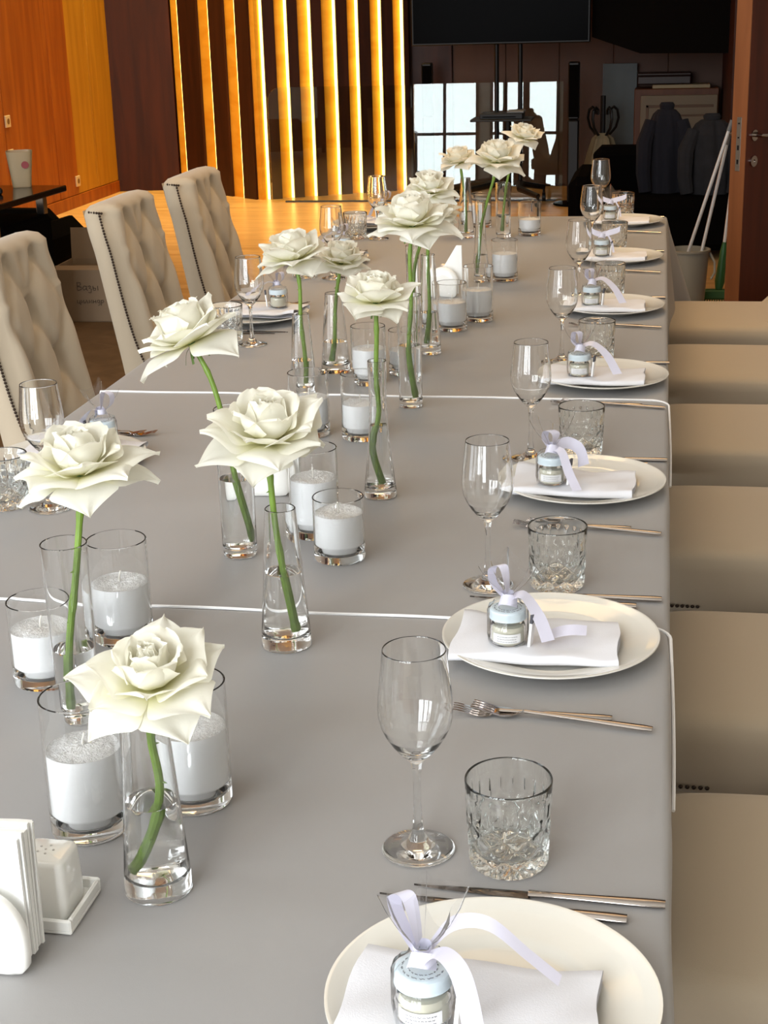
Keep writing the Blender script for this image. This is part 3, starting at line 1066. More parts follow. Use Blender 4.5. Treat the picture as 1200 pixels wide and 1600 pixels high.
def ribbon_parts(kind):
    """bow band, loop and two tails, tied at (0,0,.062)"""
    out = []
    out.append(strip([(0.0075 * cos(a), 0.0075 * sin(a), 0.0625 + 0.001 * sin(a)) for a in [k * 2 * pi / 10 for k in range(11)]], 0.010, (0, 0.1, 1)))
    knot = strip([(-0.010, -0.008, 0.058), (-0.004, -0.0145, 0.0635), (0.006, -0.0135, 0.062), (0.012, -0.006, 0.057)], 0.014, [(0.3, 0.3, 1), (0.35, 0.1, 1), (0.2, 0.2, 1), (0, 0.3, 1)])
    out.append(knot)
    if kind == 0:      # first setting: tail curling over the front, second tail to the far side
        out.append(strip([(0.004, -0.010, 0.062), (0.018, -0.014, 0.071), (0.034, -0.026, 0.060), (0.046, -0.048, 0.028), (0.052, -0.075, 0.007)], 0.017, [(0.2, 1, .3), (.6, 0.7, .1), (1, 0.6, 0.1), (1, .3, .1), (1, .2, .05)]))
        out.append(strip([(0.004, 0.004, 0.062), (0.022, 0.020, 0.076), (0.050, 0.026, 0.074), (0.082, 0.020, 0.052), (0.108, 0.012, 0.036)], 0.012, [(0.2, .6, 1), (-.2, .7, .8), (0, .8, .6), (0.1, 1, .3), (0.2, 1, .2)]))
        out.append(strip([(-0.004, 0.0, 0.063), (-0.020, 0.012, 0.082), (-0.024, 0.014, 0.102), (-0.012, 0.010, 0.104), (-0.003, 0.004, 0.068)], 0.013, [(0.2, 1, .2), (.7, .8, 0), (.8, .6, 0), (.8, .6, 0.), (.2, 1, 0)]))
    elif kind == 1:    # tails lying to the side, one with a cut end
        out.append(strip([(0.004, -0.006, 0.063), (0.020, -0.004, 0.066), (0.040, -0.012, 0.040), (0.052, -0.020, 0.012)], 0.018, [(0.2, 1, .3), (.3, 1, .2), (.9, .7, 0.1), (1, .6, .05)]))
        out.append(strip([(0.045, 0.0, 0.008), (0.062, 0.008, 0.013), (0.080, 0.010, 0.016), (0.098, 0.014, 0.014)], 0.018, [(0, 1, .4), (0, 1, .5), (0, 1, .5), (0, 1, .4)]))
        out.append(strip([(-0.004, 0.0, 0.063), (-0.019, 0.006, 0.078), (-0.020, 0.008, 0.096), (-0.006, 0.004, 0.100), (0.000, 0.000, 0.068)], 0.013, [(0.2, 1, .2), (.7, .8, 0), (.8, .6, 0), (.8, .6, 0.), (.2, 1, 0)]))
    elif kind == 2:    # one tail over the front, one folded behind
        out.append(strip([(0.004, -0.008, 0.062), (0.018, -0.018, 0.058), (0.030, -0.034, 0.030), (0.046, -0.060, 0.006)], 0.016, [(0.2, 1, .3), (.8, .7, .2), (1, .5, 0.1), (1, .4, .05)]))
        out.append(strip([(0.006, 0.006, 0.062), (0.026, 0.020, 0.064), (0.046, 0.024, 0.050), (0.052, 0.022, 0.024)], 0.020, [(0.1, .6, 1), (0, .3, 1), (.5, .2, .8), (.9, .2, .3)]))
        out.append(strip([(-0.004, 0.0, 0.063), (-0.012, 0.006, 0.076), (-0.008, 0.008, 0.088), (0.006, 0.004, 0.084), (0.004, 0.000, 0.066)], 0.016, [(0.2, 1, .2), (.7, .8, 0), (.8, .6, 0), (.8, .6, 0.), (.2, 1, 0)]))
    elif kind == 3:    # long arching tail reaching the napkin
        out.append(strip([(0.004, 0.0, 0.063), (0.028, 0.004, 0.068), (0.058, -0.008, 0.046), (0.082, -0.028, 0.010)], 0.020, [(0.1, 1, .4), (.3, 1, .3), (.8, .7, .2), (1, .4, .05)]))
        out.append(strip([(-0.004, 0.0, 0.063), (-0.014, 0.006, 0.074), (-0.012, 0.008, 0.092), (0.000, 0.004, 0.090), (0.001, 0.000, 0.066)], 0.014, [(0.2, 1, .2), (.7, .8, 0), (.8, .6, 0), (.8, .6, 0.), (.2, 1, 0)]))
    else:              # flat bow across
        out.append(strip([(0.0, -0.004, 0.064), (0.022, -0.006, 0.070), (0.044, -0.004, 0.076), (0.056, -0.002, 0.082)], 0.018, [(0.1, .3, 1)] * 4))
        out.append(strip([(0.0, -0.004, 0.064), (-0.020, -0.006, 0.070), (-0.034, -0.004, 0.078)], 0.018, [(-0.1, .3, 1)] * 3))
        out.append(strip([(0.02, -0.01, 0.062), (0.032, -0.016, 0.04), (0.038, -0.024, 0.012)], 0.006, (1, 0.2, 0)))
    return [m.mesh('ribbon', RIBBON, True) for m in out]
RIB = [ribbon_parts(k) for k in range(5)]

def favour(loc, rz, kind, label):
    t = thing('favour_jar', label, 'gift jar', loc, rz, 'gift jars on the plates')
    link('jar', JAR['jar'], t)
    link('cream_filling', JAR['scrub'], t)
    link('lid', JAR['lid'], t)
    link('jar_label', JAR['label'], t)
    link('printed_lettering', JAR['print'], t)
    tg = link('paper_tag', JAR['tag'], t, (0.0285, -0.010, 0.001))
    tg.rotation_euler = (0.0, 0.10, -0.25)
    link('tag_tip', JAR['tagtop'], tg)
    link('cellophane_bag', JAR['cello'][kind % 3], t)
    for m in RIB[kind]:
        link('ribbon', m, t)

# ---- cutlery (length along +x from the tip)
def knife_meshes(L):
    bl = L * 0.47
    mb = MB()
    n = 16
    vs, fs = [], []
    for i in range(n + 1):
        t = i / n
        x = bl * t
        w = 0.0185 * (t ** 0.55) * (1 - 0.25 * t)
        y0, y1 = -w * 0.62 + 0.002, w * 0.38 + 0.002 * 0
        vs += [(x, y0, 0.0016), (x, (y0 + y1) / 2, 0.0030), (x, y1, 0.0020), (x, (y0 + y1) / 2, 0.0008)]
        if i:
            for k in range(4):
                j = (k + 1) % 4
                fs.append(((i - 1) * 4 + k, (i - 1) * 4 + j, i * 4 + j, i * 4 + k))
    fs.append(tuple(n * 4 + k for k in range(4)))
    mb.add(vs, fs)
    blade = mb.mesh('blade', STEELREFL, True, 30)
    hn = MB()
    pts, rs = [], []
    vs, fs = [], []
    m, sg = 12, 10
    for i in range(m + 1):
        t = i / m
        x = bl * 0.985 + (L - bl * 0.985) * t
        hw = 0.0036 + 0.0028 * smoothstep(0, 1, t) + 0.0015 * exp(-(t / 0.12) ** 2)
        hh = 0.0020 + 0.0014 * smoothstep(0, 1, t)
        if i == m: hw, hh = hw * 0.93, hh * 0.9
        for k in range(sg):
            a = 2 * pi * k / sg
            vs.append((x, hw * cos(a), 0.0036 + hh * sin(a)))
        if i:
            for k in range(sg):
                j = (k + 1) % sg
                fs.append(((i - 1) * sg + k, (i - 1) * sg + j, i * sg + j, i * sg + k))
    fs.append(tuple(range(sg))[::-1])
    fs.append(tuple(m * sg + k for k in range(sg)))
    hn.add(vs, fs)
    return blade, hn.mesh('handle', STEEL, True, 50)

def fork_meshes(L):
    hd = L * 0.30
    top, bot = [], []
    def zc(t):                         # curve of the head seen from the side
        return 0.003 + 0.008 * (1 - smoothstep(0.0, 0.55, t)) * 0.75 - 0.0 + 0.004 * smoothstep(0.75, 1.0, t)
    mb = MB()
    def slab(path, th=0.0011):
        """path: list of (x, y0, y1, z)"""
        vs, fs = [], []
        for (x, a, b, z) in path:
            vs += [(x, a, z), (x, b, z), (x, b, z - th), (x, a, z - th)]
        n = len(path)
        for i in range(n - 1):
            for k in range(4):
                j = (k + 1) % 4
                fs.append((i * 4 + k, (i + 1) * 4 + k, (i + 1) * 4 + j, i * 4 + j))
        fs += [(0, 1, 2, 3), tuple(4 * (n - 1) + k for k in (3, 2, 1, 0))]
        mb.add(vs, fs)
    W = 0.0115
    tl = hd * 0.55
    for k in range(4):                 # tines
        c = -W + (k + 0.5) * (2 * W / 4)
        path = []
        for i in range(8):
            t = i / 7
            hw = 0.0010 + 0.0011 * t
            path.append((tl * t, c - hw, c + hw, zc(t * tl / hd)))
        slab(path)
    path = []
    for i in range(10):
        t = i / 9
        x = tl * 0.97 + (hd - tl * 0.97) * t
        hw = W * (1 - smoothstep(0.25, 1.0, t)) + 0.0035 * smoothstep(0.25, 1, t)
        path.append((x, -hw, hw, zc(x / hd)))
    slab(path, 0.0014)
    head = mb.mesh('fork_head', STEEL, True, 40)
    hn = MB()
    vs, fs = [], []
    m, sg = 14, 10
    for i in range(m + 1):
        t = i / m
        x = hd * 0.985 + (L - hd * 0.985) * t
        hw = 0.0034 + 0.0026 * smoothstep(0.2, 1, t)
        hh = 0.0016 + 0.0012 * t
        z = 0.0068 - 0.0030 * t
        if i == m: hw, hh = hw * 0.8, hh * 0.8
        for k in range(sg):
            a = 2 * pi * k / sg
            vs.append((x, hw * cos(a), z + hh * sin(a)))
        if i:
            for k in range(sg):
                j = (k + 1) % sg
                fs.append(((i - 1) * sg + k, (i - 1) * sg + j, i * sg + j, i * sg + k))
    fs.append(tuple(range(sg))[::-1])
    fs.append(tuple(m * sg + k for k in range(sg)))
    hn.add(vs, fs)
    return head, hn.mesh('handle', STEEL, True, 50)
KN_D, KN_S = knife_meshes(0.236), knife_meshes(0.232)
FK_D, FK_S = fork_meshes(0.213), fork_meshes(0.186)

def cutlery(name, meshes, pn, loc, rz, label, cat, group):
    t = thing(name, label, cat, loc, rz, group)
    link(pn, meshes[0], t)
    link('handle', meshes[1], t)

# ------------------------------------------------------------------ place settings
DOORSIDE, CHAIRSIDE = 'on the door side', 'on the tufted chair side'
def setting(i, side, px, py, wine_p, tumb_p, knives=True, forks=True, fav=1, nap=0, plate=True, favour_on=True):
    n = ORD[i] + ' from the near end ' + (DOORSIDE if side == 0 else CHAIRSIDE)
    s = 1 if side == 0 else -1
    rz = 0 if side == 0 else pi
    z = zt(py)
    if plate:
        o = link('dinner_plate', PLATEM, None, (px, py, z))
        tag(o, 'cream dinner plate, %s' % n, 'plate', 'dinner plates at the place settings')
        o = link('linen_napkin', NAPS[nap % 3], None, (px - s * 0.015, py - s * 0.022, z + 0.0125))
        o.rotation_euler = (0, 0, rz + (0.0, 0.02, -0.03)[nap % 3])
        tag(o, 'folded white napkin on the plate %s' % n, 'napkin', 'folded napkins on the plates')
        if favour_on:
            favour((px - s * 0.050, py - s * 0.048, z + 0.0262), rz if side == 0 else pi + 0.4, fav, 'ribbon-tied cream jar on the plate %s' % n)
    if knives:
        cutlery('dinner_knife', KN_D, 'blade', (px - s * 0.094, py + s * 0.179, z), rz - 0.02, 'long steel knife beside the plate %s' % n, 'knife', 'dinner knives at the place settings')
        cutlery('dessert_knife', KN_S, 'blade', (px - s * 0.124, py + s * 0.160, z), rz - 0.06, 'shorter steel knife against the plate %s' % n, 'knife', 'short knives at the place settings')
    if forks:
        cutlery('dinner_fork', FK_D, 'fork_head', (px - s * 0.078, py - s * 0.196, z + 0.0015), rz - 0.155, 'long steel fork beside the plate %s' % n, 'fork', 'dinner forks at the place settings')
        cutlery('dessert_fork', FK_S, 'fork_head', (px - s * 0.100, py - s * 0.203, z + 0.0), rz - 0.0, 'short steel fork beside the plate %s' % n, 'fork', 'short forks at the place settings')
    if wine_p:
        wine((wine_p[0], wine_p[1], zt(wine_p[1])), 'clear stemmed wine glass, %s' % n, i * 0.7)
    if tumb_p:
        tumbler((tumb_p[0], tumb_p[1], zt(tumb_p[1])), 'cut glass tumbler, %s' % n, i * 0.37 + 0.3)

PY = (1.072, 1.829, 2.505, 3.274, 4.058, 4.852, 5.645)
WY = ((-0.217, 1.318), (-0.226, 2.042), (-0.217, 2.676), (-0.210, 3.455), (-0.212, 4.215), (-0.212, 4.99), (-0.215, 5.80))
TY = ((-0.126, 1.308), (-0.128, 2.052), (-0.128, 2.718), (-0.132, 3.488), (-0.128, 4.27), (-0.140, 5.065), (-0.132, 5.825))
for i in range(7):
    setting(i, 0, (-0.117, -0.122, -0.114, -0.108, -0.117, -0.122, -0.122)[i], PY[i], WY[i], TY[i], forks=i > 0, fav=(0, 1, 2, 3, 3, 4, 4)[i], nap=i)
LS = ((2.572, -1.060, (-1.000, 2.320), (-1.082, 2.328)), (3.905, -1.048, (-0.980, 3.600), (-1.055, 3.640)), (4.80, -1.050, (-0.966, 4.523), (-1.06, 4.55)), (5.58, -1.05, (-0.967, 5.306), (-1.050, 5.315)))
for i, (y, x, w, t) in enumerate(LS):
    setting(i, 1, x, y, w, t, knives=i < 2, forks=i < 3, fav=(1, 3, 3, 1)[i], nap=i + 1)

# ------------------------------------------------------------------ candles
def candle(loc, R, H, hw, seed, label):
    t = thing('candle', label, 'candle', loc, seed * 0.9, 'white candles in glass cylinders')
    w = 0.0022
    pr = [(0, 0.0), (R - 0.004, 0.0), (R - 0.001, 0.001), (R, 0.004), (R, H - 0.001), (R - w / 2, H), (R - w, H - 0.001), (R - w, 0.026), (R - w - 0.003, 0.016), (R - w - 0.010, 0.0105), (R - w - 0.02, 0.009), (0, 0.009)]
    MB().lathe(pr, 56).build('glass_cylinder', CLEAR, t, sharp=40)
    ri = R - w - 0.0004
    pw = [(0, 0.0092), (ri - 0.021, 0.0092), (ri - 0.0105, 0.0108), (ri - 0.0035, 0.0163), (ri, 0.0263), (ri, hw)]
    MB().lathe(pw, 48).build('candle_fill', WAX, t, sharp=60)
    rnd = random.Random(seed)
    nr = 16
    prof = [(ri * (1 - k / nr), hw) for k in range(nr + 1)]
    mb = MB().lathe(prof, 56)
    mb.v = [(x, y, z + (rnd.uniform(-0.0012, 0.0014) + 0.0015 * sin(x * 90 + seed) + 0.0012 * sin(y * 110 + seed * 2)) * (1 if x * x + y * y < (ri * 0.98) ** 2 else 0)) for x, y, z in mb.v]
    MB.build(mb, 'granule_surface', WAXTOP, t, sharp=None)
    a = rnd.uniform(0, 6)
    MB().tube([(0, 0, hw - 0.004), (0.0006 * cos(a), 0.0006 * sin(a), hw + 0.008), (0.003 * cos(a), 0.003 * sin(a), hw + 0.016)], 0.0012, 6).build('wick', WICK, t)

CND = [  # x, y, height, fill, radius, label
    (-0.560, 1.318, 0.150, 0.093, 0.0400, 'white candle in a glass cylinder beside the nearest conical vase, wide rim toward the viewer'),
    (-0.468, 1.388, 0.139, 0.087, 0.0395, 'white candle in a glass cylinder half hidden behind the nearest open rose'),
    (-0.745, 1.659, 0.109, 0.072, 0.0392, 'short white candle standing just past the straight vase of the second rose'),
    (-0.690, 1.800, 0.140, 0.080, 0.0398, 'tall white candle beside the joint of the nearest two cloths'),
    (-0.462, 2.134, 0.099, 0.074, 0.0390, 'short white candle standing alone in the middle of the second cloth'),
    (-0.523, 2.239, 0.143, 0.094, 0.0390, 'tall white candle directly behind the short one on the second cloth'),
    (-0.658, 2.808, 0.125, 0.075, 0.0395, 'tall white candle behind the fourth rose, near the second cloth joint'),
    (-0.553, 2.793, 0.128, 0.070, 0.0375, 'white candle right behind the slender waisted vase'),
    (-0.619, 3.236, 0.128, 0.078, 0.0385, 'white candle past the second cloth joint below the seventh rose'),
    (-0.553, 3.330, 0.100, 0.055, 0.0375, 'low white candle seen through the straight vase past the second joint'),
    (-0.510, 3.804, 0.121, 0.072, 0.0395, 'white candle in front of the white napkin holder on the far cloth'),
    (-0.456, 3.925, 0.142, 0.081, 0.0388, 'tall white candle beside the napkin holder on the far cloth'),
    (-0.445, 4.508, 0.120, 0.080, 0.0395, 'white candle beyond the napkin holder, close to the twelfth rose vase'),
    (-0.445, 5.400, 0.115, 0.055, 0.0395, 'white candle near the table end beside the last straight vase'),
    (-0.640, 5.600, 0.120, 0.081, 0.0395, 'white candle at the very end of the far table')]
for i, (x, y, h, hw, R, lb) in enumerate(CND):
    candle((x, y, zt(y)), R, h, hw, i + 1, lb)

# ------------------------------------------------------------------ vases
def vase(loc, kind, H, rb, rt, hw, label, tilt=0):
    t = thing('bud_vase', label, 'vase', loc, tilt, 'glass bud vases along the table')
    w = 0.0018
    N = 22
    def outer(z):
        u = z / H
        if kind == 'cone':
            return rb + (rt - rb) * (u ** 0.92)
        if kind == 'waist':
            return rt * 0.93 + (rb - rt * 0.93) * max(0, 1 - u / 0.72) ** 1.5 + (rt * 0.10) * smoothstep(0.7, 1.0, u)
        return rb + (rt - rb) * u
    bt = 0.016 if kind != 'tube' else 0.013
    pr = [(0, 0.0012), (rb * 0.6, 0.0006), (rb * 0.86, 0.0), (rb * 0.97, 0.0012)]
    for k in range(1, N + 1):
        z = 0.004 + (H - 0.005) * k / N
        pr.append((outer(z), z))
    pr += [(outer(H) - w / 2, H)]
    inn = []
    for k in range(N + 1):
        z = H - 0.001 - (H - 0.001 - bt - 0.006) * k / N
        inn.append((outer(z) - w - 0.001 * smoothstep(0.06, bt, z), z))
    r_ = inn[-1][0]
    inn += [(r_ * 0.93, bt + 0.002), (r_ * 0.75, bt), (0, bt - 0.001)]
    MB().lathe(pr + inn, 48).build('glass_body', CLEAR, t, sharp=40)
    rin = lambda z: outer(z) - w - 0.001 * smoothstep(0.06, bt, z) - 0.0003
    wp = [(0, bt - 0.0004), (r_ * 0.74, bt + 0.0006), (r_ * 0.92, bt + 0.0026), (r_ - 0.0003, bt + 0.0062)]
    for k in range(1, 14):
        z = bt + 0.0062 + (hw - bt - 0.0062) * k / 13
        wp.append((rin(z), z))
    wp += [(rin(hw) * 0.9, hw - 0.0008), (0, hw - 0.001)]
    MB().lathe(wp, 40).build('water', WATER, t, sharp=40)
    return t

VS = {  # kind, x, y, H, base r, top r, water
    1: ('cone', -0.454, 1.217, 0.205, 0.0335, 0.0195, 0.096, 'conical glass vase holding the nearest open rose'),
    2: ('tube', -0.662, 1.561, 0.222, 0.0250, 0.0272, 0.092, 'straight glass vase holding the second rose, behind the nearest candle'),
    3: ('tube', -0.618, 2.133, 0.232, 0.0262, 0.0282, 0.124, 'straight glass vase with a slanting stem, holding the third rose'),
    4: ('cone', -0.466, 1.801, 0.190, 0.0340, 0.0198, 0.104, 'conical glass vase at the first cloth joint, holding the largest rose'),
    5: ('cone', -0.743, 3.130, 0.175, 0.0310, 0.0175, 0.075, 'narrow-necked glass vase holding the fifth rose, behind a candle'),
    6: ('cone', -0.715, 3.339, 0.180, 0.0345, 0.0195, 0.070, 'conical glass vase holding the small sixth rose'),
    7: ('waist', -0.453, 2.439, 0.236, 0.0290, 0.0155, 0.126, 'slender waisted glass vase in the middle of the second cloth'),
    8: ('tube', -0.494, 3.034, 0.233, 0.0240, 0.0250, 0.130, 'straight glass vase at the second cloth joint, holding the tall eighth rose'),
    9: ('cone', -0.528, 3.533, 0.235, 0.0290, 0.0165, 0.100, 'tall conical glass vase behind the straight vase at the second joint'),
    10: ('waist', -0.585, 3.660, 0.236, 0.0280, 0.0160, 0.100, 'waisted glass vase holding the half hidden tenth rose'),
    11: ('cone', -0.662, 5.344, 0.205, 0.0300, 0.0170, 0.090, 'conical glass vase near the table end, holding the eleventh rose'),
    12: ('waist', -0.513, 4.485, 0.236, 0.0290, 0.0160, 0.080, 'waisted glass vase behind the napkin holder, holding the twelfth rose'),
    13: ('tube', -0.530, 5.328, 0.190, 0.0255, 0.0265, 0.080, 'straight glass vase near the table end, holding the last rose')}
for k, (kind, x, y, H, rb, rt, hw, lb) in VS.items():
    vase((x, y, zt(y)), kind, H, rb, rt, hw, lb, k * 0.3)

# ------------------------------------------------------------------ roses
def petal(rnd, phi, r0, z0, Lp, W, a0, a1, cup, roll, lip, tip, nu, nv, twist=0.0, wob=0.003):
    """one petal as a curved sheet; angles from the vertical, phi around the axis"""
    p1, p2, p3 = (rnd.uniform(0, 6.28) for _ in range(3))
    vs, al = [], []
    r, z = r0, z0
    ds = Lp / nv
    rad = Vector((cos(phi), sin(phi), 0))
    tan = Vector((-sin(phi), cos(phi), 0))
    upv = Vector((0, 0, 1))
    for j in range(nv + 1):
        v = j / nv
        al_ = a0 + (a1 - a0) * smoothstep(0.0, 0.85, v) + lip * smoothstep(0.66, 1.0, v)
        if j:
            r += sin(al_) * ds
            z += cos(al_) * ds
        prof = (0.30 + 0.70 * smoothstep(0, 0.55, v))
        rnd_p = sqrt(max(0.0, 1 - (max(0, v - 0.45) / 0.57) ** 2.6))
        kite = max(0.015, 1 - max(0.0, v - 0.54) / 0.46) ** 1.05
        prof *= rnd_p * (1 - tip) + kite * tip
        w = W * prof
        nrm = -cos(al_) * rad + sin(al_) * upv
        c = rad * r + upv * z
        # integrate the cross-section outwards from the middle
        half = nu // 2
        kap = cup / max(0.004, (abs(r) + 0.003)) if cup > 0 else cup * 12
        xs = [0.0]; ns = [0.0]; psi = 0.0
        dsu = w / half
        for i in range(half):
            t = (i + 0.5) / half
            k = kap * (1 - smoothstep(0.5, 0.85, t)) - 3.4 * roll * (0.15 + 0.85 * v ** 1.5) / max(W, 0.01) * smoothstep(0.55, 1.0, t)
            psi += k * dsu
            xs.append(xs[-1] + cos(psi) * dsu)
            ns.append(ns[-1] + sin(psi) * dsu)
        for i in range(-half, half + 1):
            s = 1 if i >= 0 else -1
            x, y = xs[abs(i)] * s, ns[abs(i)]
            u = i / half
            y += wob * v * (sin(3.1 * u + p1) * 0.8 + sin(6.3 * u + p2 + 3 * v) * 0.55 * v) + wob * 0.5 * sin(9 * v + p3) * u * u * v
            vs.append(c + tan * (x + twist * v * y) + nrm * y)
            al.append(v)
    nn = 2 * (nu // 2) + 1
    fs = [(j * nn + i, j * nn + i + 1, (j + 1) * nn + i + 1, (j + 1) * nn + i) for j in range(nv) for i in range(nn - 1)]
    mb = MB().add(vs, fs)
    mb.a = al
    return mb

def rose(k, base, head, size, tilt, rz, seed, label, stem_pts, detail=1.0, style='open', sepal=False):
    rnd = random.Random(seed)
    t = thing('white_rose', label, 'rose', base, 0, 'white roses along the table')
    B = Vector(base)
    S = size / 0.145
    hd = Vector(head) - B
    R = Matrix.Translation(hd) @ Matrix.Rotation(tilt[0], 4, 'X') @ Matrix.Rotation(tilt[1], 4, 'Y') @ Matrix.Rotation(rz, 4, 'Z') @ Matrix.Scale(S, 4)
    nu, nv = (12, 14) if detail >= 1 else (8, 9)
    G = pi * (3 - sqrt(5))
    specs = []
    ph = rnd.uniform(0, 6.28)
    # tight core, two cups around it, then petals that open wider and droop
    J = lambda d: rnd.uniform(-d, d)
    op = -0.10 if style == 'bud' else 0.05
    def ring(n, off, jit, **kw):
        for i in range(n):
            d = dict(kw)
            d['Lp'] = kw['Lp'] * (1 + J(0.06 if kw['tip'] < 0.6 else 0.18))
            d['a1'] = kw['a1'] + J(0.10 if kw['tip'] < 0.6 else 0.26)
            specs.append(dict(phi=ph + off + i * 2 * pi / n + J(jit), **d))
    ring(3, 0.0, 0.1, r0=0.001, z0=0.010, Lp=0.046, W=0.017, a0=0.34, a1=-0.34, cup=1.05, roll=0.05, lip=0.05, tip=0)
    ring(4, 0.5, 0.15, r0=0.003, z0=0.008, Lp=0.052, W=0.027, a0=0.78, a1=-0.42, cup=0.95, roll=0.12, lip=0.30, tip=0)
    ring(4, 1.2, 0.2, r0=0.004, z0=0.005, Lp=0.060, W=0.037, a0=1.12, a1=-0.40, cup=0.85, roll=0.25, lip=0.60, tip=0.05)
    ring(4, 0.3, 0.25, r0=0.005, z0=0.001, Lp=0.069, W=0.046, a0=1.34, a1=-0.22 + op, cup=0.66, roll=0.5, lip=1.25, tip=0.35)
    ring(5, 0.9, 0.25, r0=0.005, z0=-0.003, Lp=0.079, W=0.050, a0=1.30, a1=0.60 + op, cup=0.26, roll=0.85, lip=0.95, tip=0.85)
    ring(5, 0.3, 0.35, r0=0.005, z0=-0.006, Lp=0.092, W=0.049, a0=1.30, a1=1.25, cup=0.12, roll=0.95, lip=0.55, tip=1.0)
    ring(4, 1.4, 0.4, r0=0.004, z0=-0.008, Lp=0.088, W=0.046, a0=1.42, a1=1.95, cup=0.05, roll=0.9, lip=0.3, tip=1.0)
    for sp in specs:
        pm = petal(rnd, nu=nu, nv=nv, **sp)
        pm.v = [tuple(R @ Vector(v)) for v in pm.v]
        pm.build('petal', PETAL, t, sharp=None)
    # hip and sepals
    mb = MB().lathe([(0, -0.016), (0.0045, -0.015), (0.0065, -0.010), (0.006, -0.004), (0, -0.002)], 12)
    mb.v = [tuple(R @ Vector(v)) for v in mb.v]
    mb.build('rose_hip', SEPAL, t)
    for i in range(5 if detail >= 1 else 3):
        a = rnd.uniform(-.2, .2) + i * 2 * pi / 5
        dr = rnd.uniform(0.014, 0.024)
        pts = [(0.005 * cos(a), 0.005 * sin(a), -0.012), (0.014 * cos(a), 0.014 * sin(a), -0.018), (dr * cos(a), dr * sin(a), -0.034)]
        m2 = strip(pts, 0.0042, (-sin(a), cos(a), 0))
        m2.v = [tuple(R @ Vector(v)) for v in m2.v]
        m2.build('sepal', SEPAL, t)
    # stem through the vase
    sp = [Vector(p) - B for p in stem_pts]
    top = R @ Vector((0, 0, -0.012))
    pts = [top] + sp
    P = []
    n = len(pts)
    for i in range(n - 1):
        p0, p1, p2, p3 = pts[max(i - 1, 0)], pts[i], pts[i + 1], pts[min(i + 2, n - 1)]
        for q in range(6):
            u = q / 6
            P.append(0.5 * ((2 * p1) + (-p0 + p2) * u + (2 * p0 - 5 * p1 + 4 * p2 - p3) * u * u + (-p0 + 3 * p1 - 3 * p2 + p3) * u ** 3))
    P.append(pts[-1])
    rad = [0.0036 + 0.0012 * (i / len(P)) + 0.0009 * (1 if i % 9 == 5 else 0) for i in range(len(P))]
    MB().tube(P, rad, 10).build('stem', STEM, t)
    for i in (7, 11, 16):
        if i < len(P) - 1:
            d = Vector((rnd.uniform(-1, 1), rnd.uniform(-1, 1), 0.2)).normalized()
            MB().tube([P[i] + d * 0.003, P[i] + d * 0.008 - Vector((0, 0, 0.002))], [0.0016, 0.0002], 5).build('thorn', STEM, t)
    return t

